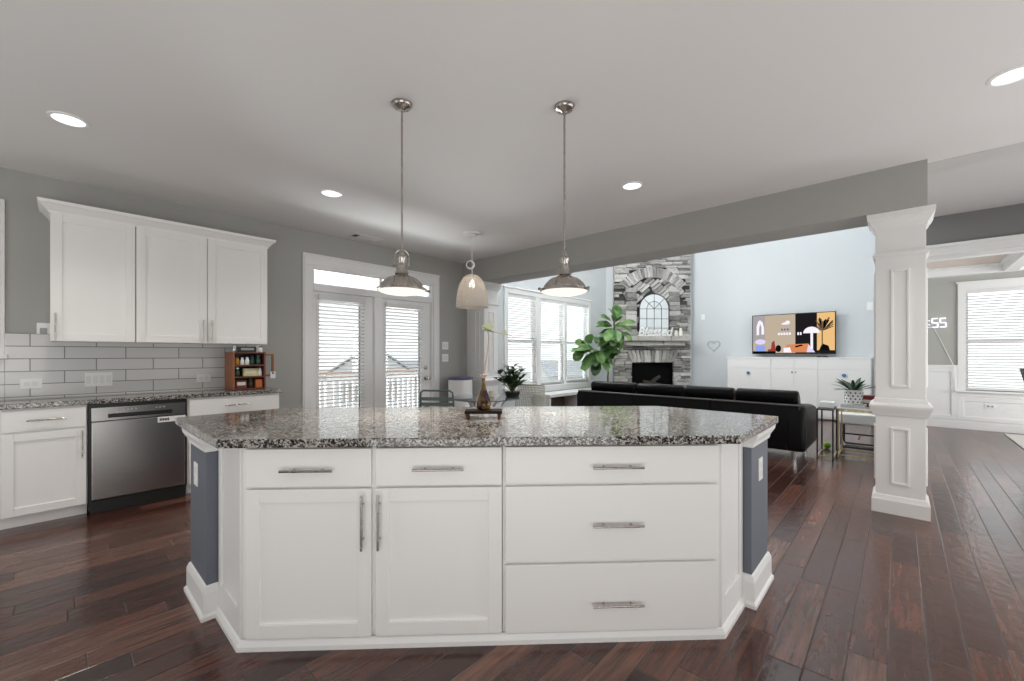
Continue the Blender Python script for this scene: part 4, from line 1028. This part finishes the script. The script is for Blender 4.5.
b=MB(); figleaves(b,32,0.13,1.86,0.26,0.46,None); figleaves(b,26,-0.26,1.38,0.46,0.30,None); leaf(b,fp(-0.50,1.38),-Rv+Vector((0,0,-0.9)),-Fv,0.32,0.25,0.05,0.1,7,fiddle); leaf(b,fp(0.16,2.02),Vector((-0.05,0,1))+Rv*0.1,-Fv,0.30,0.25,0.0,0.1,7,fiddle)
link('leaves',b,LF2,t,smooth=True)
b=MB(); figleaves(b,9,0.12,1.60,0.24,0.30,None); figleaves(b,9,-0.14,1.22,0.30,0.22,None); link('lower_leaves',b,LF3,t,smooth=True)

# ------------------------------------------------------------------ stone chimney
FX,FY=9.7075,4.3725
FRt=thing('stone_fireplace','tall grey stacked-stone corner fireplace with a stone mantel','fireplace',(FX,FY,0),IR)
# local: x right along the face, y away from the room
rs=random.Random(5)
def stoneblk(mb,cx,cz,w,h,ang,dep):
    # one rough block: face toward -y
    ca,sa=math.cos(ang),math.sin(ang); j=lambda:rs.uniform(-1,1)
    P4=[]
    for sx,sz in ((-1,-1),(1,-1),(1,1),(-1,1)):
        a=sx*(w/2)+j()*min(w,h)*0.05; c=sz*(h/2)+j()*min(w,h)*0.06; P4.append((a,c))
    V=[]
    for (a,c) in P4: V.append((cx+a*ca-c*sa,0.03,cz+a*sa+c*ca))
    for (a,c) in P4:
        V.append((cx+a*ca-c*sa,-dep+0.006,cz+a*sa+c*ca))
    for (a,c) in P4:
        a2=a*(1-0.012/max(w,0.03)); c2=c*(1-0.010/max(h,0.02)); V.append((cx+a2*ca-c2*sa,-dep+j()*0.010,cz+a2*sa+c2*ca))
    F=[(0,1,5,4),(1,2,6,5),(2,3,7,6),(3,0,4,7),(4,5,9,8),(5,6,10,9),(6,7,11,10),(7,4,8,11),(8,9,10,11)]
    mb.add(V,F)
core=MB(); core.box(-0.92,-0.50,0.01,0.12,0.36,HG); core.box(0.50,0.92,0.01,0.12,0.36,HG); core.box(-0.50,0.50,0.01,0.12,1.073,HG); link('mortar_backing',core,P('dark_mortar',(0.07,0.068,0.064),0.95),FRt,world=False)
ACZ=2.33
def inarch(x,z):
    r=math.hypot(x,z-ACZ)
    return (z>ACZ+0.1 and r<1.02 and abs(x)<0.80) or (abs(x)<0.37 and 1.69<z<ACZ+0.1)
b=MB(); z=0.36
while z<HG-0.02:
    h=rs.choice((0.035,0.05,0.06,0.075,0.09)); x=-0.927
    while x<0.925:
        w=min(rs.uniform(0.10,0.36),0.927-x)
        if 0.927-(x+w)<0.07: w=0.927-x
        cx,cz=x+w/2,z+h/2
        ok=not(abs(cx)<0.49+w*0.5 and cz<1.36 and (abs(cx)<0.5 or cz<1.075)) and not inarch(cx,cz) and not(abs(cx)<0.52 and cz<1.36)
        if not ok:
            # trim partially covered blocks so that the opening edges stay straight
            if cz<1.36 and x<-0.5<x+w: w2=-0.5-x; stoneblk(b,x+w2/2,cz,w2-0.008,h-0.006,0,rs.uniform(0.02,0.055))
            elif cz<1.36 and x<0.5<x+w: w2=x+w-0.5; stoneblk(b,0.5+w2/2,cz,w2-0.008,h-0.006,0,rs.uniform(0.02,0.055))
        else: stoneblk(b,cx,cz,w-0.008,h-0.006,0,rs.uniform(0.02,0.06))
        x+=w
    z+=h
link('ledge_stones',b,STONE,FRt,world=False)
b=MB(); a=R(38)
while a<R(142):
    da=R(rs.uniform(3.0,5.0)); r=0.90; am=a+da/2
    stoneblk(b,r*math.cos(am),ACZ+r*math.sin(am),0.24,r*da*0.9,am,rs.uniform(0.055,0.085)); a+=da
# side piers of the arch beside the mirror
for s in (-1,1):
    z=1.72
    while z<ACZ+0.48:
        h=rs.uniform(0.07,0.16); stoneblk(b,s*0.52,z+h/2,0.26,h-0.01,0,rs.uniform(0.05,0.08)); z+=h
link('arch_stones',b,STONE,FRt,world=False)
b=MB()
for i in range(-9,10):
    u=i*0.085; L=0
    for v0 in (-0.9,-0.62,-0.34,-0.06,0.22,0.5,0.78):
        v=v0+rs.uniform(-0.05,0.05)
        cx=(v*0.7071-u*0.7071); cz=ACZ+0.35+(v*0.7071+u*0.7071); 
        r=math.hypot(cx,cz-ACZ)
        if r<0.80 and r>0.40 and cz>ACZ+0.10 and abs(cx)<0.66: stoneblk(b,cx,cz,0.25,0.07,R(40),rs.uniform(0.03,0.06))
link('slanted_stones',b,STONE,FRt,world=False)
# lintel fan over the firebox
b=MB()
for i in range(-6,7):
    ang=R(90)-i*R(3.6); stoneblk(b,i*0.088,1.222,0.285/abs(math.sin(ang)),0.080,ang,rs.uniform(0.05,0.085))
link('lintel_stones',b,STONE,FRt,world=False)
b=MB()
xs=[-0.80,-0.42,-0.02,0.36,0.80]
for i in range(4): stoneblk(b,(xs[i]+xs[i+1])/2,1.645,xs[i+1]-xs[i]-0.006,0.115,0,0.27)
xs=[-0.72,-0.34,0.20,0.72]
for i in range(3): stoneblk(b,(xs[i]+xs[i+1])/2,1.525,xs[i+1]-xs[i]-0.006,0.10,0,0.20)
link('mantel_shelf',b,MANTEL,FRt,world=False)
b=MB(); b.box(-0.92,0.92,-0.38,0.12,0.0,0.30); b.box(-0.95,0.95,-0.41,0.0,0.30,0.36); link('hearth',b,MANTEL,FRt,world=False,bevel=0.008)
b=MB(); b.box(-0.49,0.49,0.055,0.075,0.36,1.07); b.box(-0.49,-0.46,-0.02,0.06,0.36,1.07); b.box(0.46,0.49,-0.02,0.06,0.36,1.07); b.box(-0.46,0.46,-0.02,0.06,1.03,1.07); b.box(-0.46,0.46,-0.02,0.06,0.36,0.40)
fi=link('firebox_insert',b,P('firebox_black',(0.004,0.004,0.004),0.8,spec=0.1),FRt,world=False,bevel=0.003)
b=MB()
for (x0,x1,zz,tl) in ((-0.30,0.28,0.47,0.05),(-0.22,0.30,0.56,-0.06),(-0.10,0.20,0.64,0.1)): b.tube([(x0,0.02,zz-tl),((x0+x1)/2,0.01,zz+0.01),(x1,0.02,zz+tl)],[0.04,0.045,0.035],9)
link('gas_logs',b,P('charred_log',(0.05,0.04,0.035),0.9,bump=0.6,bscale=20),fi,world=False,smooth=True)
def fw(x,y,z): # fireplace local -> world
    return Vector((FX+(x+y)/s2, FY+(-x+y)/s2, z))
# arched mirror
t=thing('arched_mirror','arched window-pane mirror standing on the stone mantel','mirror',fw(0.0,-0.14,1.703),IR)
mr=0.355; mh=1.0-mr
arc=[(mr*math.cos(R(q)),mh+mr*math.sin(R(q))) for q in range(0,181,9)]
out=[(-mr,0.0),(mr,0.0)]+arc
MIR=P('milky_mirror_glass',(0.78,0.82,0.82),0.25,0.35)
b=MB(); n=len(out); b.add([(x,0.012,z) for x,z in out]+[(x,0.022,z) for x,z in out],[tuple(range(n-1,-1,-1)),tuple(range(n,2*n))]+[(i,(i+1)%n,(i+1)%n+n,i+n) for i in range(n)]); link('mirror_glass',b,MIR,t,world=False)
b=MB(); DG=P('dark_grey_metal',(0.06,0.06,0.065),0.5); b.tube([(x,0.012,z) for x,z in out],0.013,6,closed=True); link('frame',b,DG,t,world=False)
b=MB()
for x in (-mr/2,0.0,mr/2): b.tube([(x,0.009,0.0),(x,0.009,mh)],0.006,5)
for z in (0.19,0.41,mh): b.tube([(-mr,0.009,z),(mr,0.009,z)],0.006,5)
for q in (45,90,135): b.tube([(0 if q==90 else 0.0,0.009,mh),(mr*math.cos(R(q)),0.009,mh+mr*math.sin(R(q)))],0.006,5)
b.tube([(mr*0.5*math.cos(R(q)),0.009,mh+mr*0.5*math.sin(R(q))) for q in range(0,181,15)],0.006,5)
link('muntins',b,DG,t,world=False)
# script sign
def text_mesh(name,body,size,depth,mat,parent,loc,rot,shear=0.0,bold=0.0,align='CENTER'):
    c=bpy.data.curves.new('lettering','FONT'); c.body=body; c.size=size; c.extrude=depth; c.shear=shear; c.offset=bold; c.align_x=align
    o=bpy.data.objects.new('lettering',c); COL.objects.link(o)
    dg_=bpy.context.evaluated_depsgraph_get(); me=bpy.data.meshes.new_from_object(o.evaluated_get(dg_)); 
    bpy.data.objects.remove(o); bpy.data.curves.remove(c)
    n=bpy.data.objects.new(name,me); COL.objects.link(n); me.materials.clear(); me.materials.append(mat); me.name=name
    n.location=loc; n.rotation_euler=rot
    if parent: n.parent=parent
    return n
t=thing('lettering_sign','white cut-out word sign standing on the mantel in front of the arched mirror','sign',fw(-0.02,-0.215,1.703),IR)
text_mesh('letters','Blessed',0.27,0.012,WHT,t,(0,0,0.012),(R(90),0,0),0.25,0.006)
b=MB(); b.box(-0.42,0.42,-0.025,0.025,0.0,0.014); link('base_bar',b,WHT,t,world=False,bevel=0.003)
for x,h,lab in ((0.50,0.13,'shorter white pillar candle on the mantel, nearer the word sign'),(0.61,0.19,'taller white pillar candle at the right end of the mantel')):
    p=fw(x,-0.2,1.703); t=thing('pillar_candle',lab,'candle',p,0,'candles on the mantel')
    b=MB(); b.lathe([(0.045,0),(0.050,0.006),(0.046,h*0.5),(0.030,h*0.62),(0.033,h*0.9),(0.02,h),(0.0,h*0.99)],18); link('wax',b,P('ivory_wax',(0.78,0.75,0.68),0.5),t,world=False,smooth=True)
    b=MB(); b.tube([(0,0,h*0.98),(0.002,0,h+0.015)],0.002,5); link('wick',b,BLACK,t,world=False)

# ------------------------------------------------------------------ television wall
t=thing('television','wide flat television showing a room scene, mounted above the white cabinet','television',(10.33,1.64,1.27))
x=10.30
b=MB(); b.box(x,x+0.045,0.912,2.368,1.275,2.115); link('casing',b,BLACK,t,bevel=0.004)
b=MB(); b.box(x+0.045,XB-0.002,1.50,1.78,1.55,1.85); link('wall_bracket',b,BLKMET,t)
scol=[('scr_beige',(0.46,0.38,0.29)),('scr_dark',(0.012,0.011,0.012)),('scr_white',(0.85,0.80,0.86)),('scr_grey',(0.34,0.32,0.33)),('scr_orange',(0.62,0.22,0.09)),('scr_gold',(0.75,0.47,0.20)),('scr_red',(0.28,0.045,0.035)),('scr_blue',(0.25,0.33,0.75)),('scr_brown',(0.16,0.10,0.06)),('scr_lav',(0.66,0.60,0.82)),('scr_black',(0.004,0.004,0.004))]
SM=[]
for nme,c in scol:
    SM.append(emitter(nme,c,0.55))
sb=MB(); sy0,sz0,sw,sh=2.352,1.295,1.424,0.805
lay=[0]
def sq(u0,u1,v0,v1,m):
    lay[0]+=1; xx=x-0.001-lay[0]*0.00004
    sb.add([(xx,sy0-u0*sw,sz0+v0*sh),(xx,sy0-u1*sw,sz0+v0*sh),(xx,sy0-u1*sw,sz0+v1*sh),(xx,sy0-u0*sw,sz0+v1*sh)],[(0,1,2,3)],m)
def sp(pts,m):
    lay[0]+=1; xx=x-0.001-lay[0]*0.00004
    sb.add([(xx,sy0-u*sw,sz0+v*sh) for u,v in pts],[tuple(range(len(pts)))],m)
def ell(cu,cv,ru,rv,m,a0=0,a1=360):
    sp([(cu+ru*math.cos(R(a)),cv+rv*math.sin(R(a))) for a in range(a0,a1+1,12)],m)
sq(0,1,0,1,0); sq(0,0.16,0.3,1,3); sq(0.545,0.80,0,1,1); sq(0.80,1.0,0.05,1,5)
sp([(0.05,0.48),(0.05,0.72),(0.075,0.86),(0.10,0.88),(0.13,0.82),(0.15,0.66),(0.15,0.5)],2); sp([(0.085,0.45),(0.085,0.68),(0.10,0.78),(0.115,0.68),(0.115,0.45)],3)
ell(0.10,0.30,0.07,0.07,9); sq(0.04,0.16,0.02,0.2,7); sq(0,0.30,0,0.05,10); sp([(0.20,0.05),(0.32,0.05),(0.32,0.12),(0.2,0.1)],6); sp([(0.24,0.1),(0.30,0.1),(0.285,0.33),(0.25,0.28)],6); ell(0.335,0.12,0.035,0.09,10)
sp([(0.40,0.02),(0.78,0.02),(0.70,0.24),(0.44,0.22)],4); sp([(0.40,0.02),(0.50,0.02),(0.48,0.15),(0.40,0.13)],2); sp([(0.68,0.02),(0.78,0.02),(0.70,0.22)],9); sp([(0.55,0.14),(0.64,0.19),(0.62,0.22),(0.54,0.18)],10)
sq(0.725,0.755,0.1,0.52,2); ell(0.735,0.50,0.095,0.16,2,0,180)
for i in range(26):
    a=rs.uniform(20,160); L=rs.uniform(0.12,0.34); cu,cv=0.86,0.55; du,dv=math.cos(R(a))*L*0.75,math.sin(R(a))*L
    sp([(min(0.985,a_),min(0.985,b_)) for a_,b_ in ((cu-0.008,cv),(cu+0.008,cv),(cu+du*0.8+0.010,cv+dv),(cu+du*0.8-0.010,cv+dv+0.02))],8 if i%2 else 10)
sp([(0.82,0.05),(0.95,0.05),(0.93,0.18),(0.86,0.24)],10); sq(0.853,0.867,0.2,0.58,8); sp([(0.80,0.0),(1,0.0),(1,0.07),(0.8,0.07)],1)
# small clock and weather marks on the picture
ell(0.42,0.74,0.045,0.055,2,0,180); ell(0.45,0.79,0.03,0.05,2); 
for i in range(6): sq(0.375+i*0.018,0.388+i*0.018,0.585,0.635,7 if i%2 else 10)
for i in range(5): sq(0.33+i*0.034,0.355+i*0.034,0.47,0.53,2)
for i in range(2): sq(0.57+i*0.03,0.59+i*0.03,0.46,0.53,2)
link('screen',sb,SM,t)
t=thing('media_cabinet','long white low cabinet beneath the television','cabinet',(10.24,1.59,0))
b=MB(); b.box(10.06,XB-0.02,0.375,2.80,0.02,1.185); b.box(10.04,XB-0.02,0.36,2.815,1.185,1.212); link('body',b,CABW,t,bevel=0.003)
yy=[(2.79,1.965),(1.957,1.562),(1.558,1.170),(1.162,0.385)]
for i,(a,c) in enumerate(yy):
    b=MB(); b.box(10.045,10.06,c,a,0.985,1.18); link('drawer',b,CABW,t,bevel=0.002)
    b=MB(); b.box(10.042,10.06,c,a,0.06,0.978); d=link('door',b,CABW,t,bevel=0.002)
    k=MB()
    if i in (0,3):
        yk=2.379 if i==0 else 0.769
        k.lathe([(0.012,0),(0.012,0.01),(0.032,0.014),(0.032,0.026),(0.0,0.03)],16,(10.042,yk,0.875),ax=(-1,0,0)); kk=link('knob',k,P('blue_knob_paint',(0.07,0.16,0.36),0.4),d,smooth=True); kk['label']='blue round knob'
    else:
        k.lathe([(0.008,0),(0.008,0.01),(0.014,0.014),(0.014,0.022),(0.0,0.025)],12,(10.042,1.59 if i==1 else 1.53,0.91),ax=(-1,0,0)); link('knob',k,NICK,d,smooth=True)
t=thing('media_box','small black streaming box on top of the white cabinet under the television','media box',(10.2,1.12,1.212))
b=MB(); b.box(10.14,10.26,1.03,1.20,1.2125,1.235); link('body',b,BLACK,t,bevel=0.004)
b=MB(); b.box(10.138,10.141,1.10,1.13,1.222,1.227); link('light_window',b,GREYP,t)
hp=[]
for i in range(33):
    q=i/32*2*math.pi; hx=16*math.sin(q)**3; hz=13*math.cos(q)-5*math.cos(2*q)-2*math.cos(3*q)-math.cos(4*q); hp.append((XB-0.012,3.198-hx/32*0.27,1.475+hz/32*0.27))
b=MB(); b.tube(hp[:-1],0.008,6,closed=True)
tag(link('heart_ornament',b,P('pale_grey_wire',(0.42,0.42,0.41),0.5),smooth=True),'open grey heart outline hanging on the pale wall left of the television','ornament')

# ------------------------------------------------------------------ side tables by the sofa
t=thing('side_table','brass-framed side table with a pale top beside the column','table',(6.8,0.38,0))
x0,x1,y0,y1=6.56,7.02,0.20,0.565
b=MB(); b.box(x0-0.01,x1+0.01,y0-0.01,y1+0.01,0.595,0.612); link('table_top',b,WHT,t,bevel=0.003)
b=MB(); b.frame('x',y0,y1,0.565,0.595,0.012,x0,x0+0.012)
for i in range(5): b.box(x0-0.001,x0+0.012,y0+0.04+i*0.065,y0+0.075+i*0.065,0.572,0.590)
b.box(x0,x1,y0,y0+0.012,0.575,0.595); b.box(x0,x1,y1-0.012,y1,0.575,0.595); link('apron',b,GOLD,t)
for (xx,yy_) in ((x0,y0),(x0,y1-0.012),(x1-0.012,y0),(x1-0.012,y1-0.012)):
    b=MB(); b.box(xx,xx+0.012,yy_,yy_+0.012,0,0.575); link('leg',b,GOLD,t)
b=MB(); b.box(x0,x0+0.012,y0+0.012,y1-0.012,0.02,0.034); b.box(x1-0.012,x1,y0+0.012,y1-0.012,0.02,0.034); b.box(x0+0.012,x1-0.012,y0,y0+0.012,0.02,0.034); b.box(x0+0.012,x1-0.012,y1-0.012,y1,0.02,0.034); link('floor_rail',b,GOLD,t)
t=thing('side_table','small black-framed nesting table between the sofa and the brass table','table',(6.55,0.67,0))
x0,x1,y0,y1=6.36,6.80,0.585,0.755
b=MB(); b.box(x0,x1,y0,y1,0.585,0.602); link('table_top',b,BLKMET,t,bevel=0.003)
for (xx,yy_) in ((x0,y0),(x0,y1-0.016),(x1-0.016,y0),(x1-0.016,y1-0.016)):
    b=MB(); b.box(xx,xx+0.016,yy_,yy_+0.016,0,0.585); link('leg',b,BLKMET,t)
b=MB(); b.box(x0+0.016,x1-0.016,y0,y0+0.012,0.02,0.032); b.box(x0+0.016,x1-0.016,y1-0.012,y1,0.02,0.032); b.box(x0,x0+0.012,y0+0.016,y1-0.016,0.02,0.032); link('floor_rail',b,GOLD,t)
b=MB(); b.box(6.60,6.86,0.30,0.54,0.6125,0.652)
b2=MB(); b2.box(6.605,6.862,0.305,0.535,0.618,0.646)
t=thing('book','large grey book lying flat under the spotted plant pot','book',(6.73,0.42,0.612))
link('cover',b,P('grey_book_cover',(0.42,0.42,0.42),0.5),t,bevel=0.003)
t=thing('potted_plant','spiky dark green plant in a white pot with black dots','plant',(6.72,0.42,0.652))
b=MB(); b.lathe([(0.075,0),(0.085,0.006),(0.092,0.165),(0.095,0.175),(0.083,0.175),(0.08,0.155),(0.0,0.155)],24,(6.72,0.42,0.653)); pot=link('pot',b,WHT,t,smooth=True)
b=MB()
for r_ in range(4):
    for k in range(12):
        a=2*math.pi*(k+0.5*(r_%2))/12; rad=0.0865+0.006*(r_/3.0)+0.0005; c=Vector((6.72+rad*math.cos(a),0.42+rad*math.sin(a),0.653+0.03+r_*0.037)); b.lathe([(0.010,0),(0.010,0.0015)],8,c,ax=(math.cos(a),math.sin(a),0))
link('dots',b,BLACK,pot)
b=MB(); rr=random.Random(8)
for i in range(30):
    a=rr.uniform(0,6.28); e=rr.uniform(0.15,1.3); leaf(b,(6.72+0.03*math.cos(a),0.42+0.03*math.sin(a),0.81),(math.cos(a),math.sin(a),e),(0,0,1),rr.uniform(0.20,0.33),rr.uniform(0.038,0.055),0.22,0.25,5)
link('leaves',b,P('dark_blade_leaf',(0.012,0.045,0.012),0.35),t,smooth=True)
REDB=P('dark_red_cover',(0.22,0.015,0.02),0.45)
for i,(z,h,lab) in enumerate(((0.6125,0.050,'dark red book at the bottom of the stack beside the column'),(0.663,0.036,'pale book in the middle of the red stack beside the column'),(0.700,0.052,'dark red book near the top of the stack beside the column'))):
    t=thing('book',lab,'book',(6.94,0.33,z),0,'books on the brass table')
    dx=0.004*i
    b=MB(); b.box(6.872+dx,7.02,0.225,0.44,z,z+0.005); b.box(6.872+dx,7.02,0.225,0.44,z+h-0.005,z+h); b.box(6.872+dx,6.877+dx,0.225,0.44,z+0.005,z+h-0.005); link('cover',b,REDB if i!=1 else TINW,t)
    b=MB(); b.box(6.878+dx,7.016,0.229,0.436,z+0.005,z+h-0.005); link('pages',b,TINW if i==1 else REDB,t)
t=thing('tissue_box','small white box on the black nesting table','box',(6.66,0.67,0.602)); b=MB(); b.box(6.52,6.74,0.60,0.74,0.6025,0.672); link('body',b,WHT,t,bevel=0.004)
b=MB(); b.box(6.60,6.66,0.655,0.685,0.671,0.674); link('slot',b,GREYP,t)
t=thing('sled_stool','white-seated low stool on black tubular sled legs behind the brass table','stool',(7.4,0.40,0))
b=MB(); b.box(7.20,7.62,0.18,0.62,0.33,0.475); link('seat',b,WHT,t,bevel=0.02,seg=3,smooth=True)
for x_ in (7.24,7.58):
    b=MB(); b.tube([(x_,0.58,0.33),(x_,0.58,0.05),(x_,0.56,0.018),(x_,0.24,0.018),(x_,0.22,0.05),(x_,0.22,0.33)],0.013,8); link('leg',b,BLKMET,t,smooth=True)
b=MB(); 
b.tube([(7.24,0.575,0.20),(7.24,0.225,0.20)],0.010,8)
b.tube([(7.24,0.40,0.14),(7.58,0.40,0.14)],0.010,8); link('stretcher',b,BLKMET,t,smooth=True)
b=MB(); b.lathe([(0.045*math.sin(R(q)) if 0<q<180 else 0.0,0.045-0.045*math.cos(R(q))) for q in range(0,181,15)],20,(7.05,0.72,0.0))
tag(link('toy_ball',b,P('lime_green_rubber',(0.20,0.36,0.04),0.5,bump=0.3,bscale=80),smooth=True),'small lime green ball on the floor by the sofa','ball')

# ------------------------------------------------------------------ dining room
t=thing('wall_clock','white digital wall clock with large glowing numerals half hidden by the column','clock',(XB-0.03,-0.42,1.74))
NEON=emitter('white_clock_digit',(0.86,0.87,1.0),0.75)
segs={'1':'bc','0':'abcdef','5':'afgcd'}
def digit(yc,ch,sh,z0=1.745,w=0.07,h=0.15,th=0.020):
    zt,zm=z0+h,z0+h/2; l,r=yc+w/2,yc-w/2
    S={'a':((l,zt),(r,zt)),'b':((r,zt),(r,zm)),'c':((r,zm),(r,z0)),'d':((l,z0),(r,z0)),'e':((l,zm),(l,z0)),'f':((l,zt),(l,zm)),'g':((l,zm),(r,zm))}
    g=MB()
    for q in segs[ch]:
        (a,za),(c,zc)=S[q]; g.tube([(XB-0.022,a,za),(XB-0.022,c,zc)],th/2,8)
    return g
for yc,ch in ((-0.20,'1'),(-0.31,'0'),(-0.455,'5'),(-0.555,'5')): link('numeral',digit(yc,ch,0),NEON,t,smooth=True)
g=MB()
for z in (1.79,1.86): g.lathe([(0.0,0),(0.010,0.002),(0.010,0.012),(0.0,0.014)],10,(XB-0.012,-0.383,z),ax=(-1,0,0))
link('colon_dots',g,NEON,t)
g=MB(); g.box(XB-0.014,XB-0.001,-0.59,-0.16,1.735,1.755); link('back_bar',g,PLATE,t)
g=MB(); g.tube([(XB-0.006,-0.44,1.74),(XB-0.006,-0.50,1.58),(XB-0.006,-0.58,1.36),(XB-0.02,-0.66,1.14),(XB-0.045,-0.69,1.04),(XB-0.03,-0.70,0.8),(XB-0.03,-0.71,0.62)],0.004,6); link('cord',g,PLATE,t,smooth=True)
b=MB(); b.box(6.95,10.22,-3.9,-1.22,0.0,0.012)
RUG=P('cream_rug_pile',(0.62,0.60,0.57),0.95,bump=0.6,bscale=120,var=0.08,vscale=12)
tag(link('dining_rug',b,RUG,bevel=0.004),'pale cream rug on the dining room floor','rug')
t=thing('dining_chair','dark grey dining chair on the cream rug at the right edge','chair',(8.5,-1.5,0.012))
DCH=P('dark_grey_fabric',(0.10,0.10,0.105),0.8)
b=MB(); 
b.add([(8.30,-1.30,0.50),(8.72,-1.30,0.50),(8.70,-1.17,1.08),(8.32,-1.17,1.08),(8.30,-1.36,0.50),(8.72,-1.36,0.50),(8.70,-1.215,1.085),(8.32,-1.215,1.085)],[(0,1,2,3),(7,6,5,4),(0,4,5,1),(1,5,6,2),(2,6,7,3),(3,7,4,0)]); link('backrest',b,DCH,t,bevel=0.012,seg=3)
b=MB(); b.box(8.29,8.73,-1.78,-1.31,0.43,0.51); link('seat',b,DCH,t,bevel=0.015,seg=3)
for xx in (8.32,8.70):
    for yy_ in (-1.34,-1.74):
        b=MB(); b.tube([(xx,yy_,0.43),(xx,yy_,0.0125)],[0.02,0.014],8); link('leg',b,DWOOD,t,smooth=True)
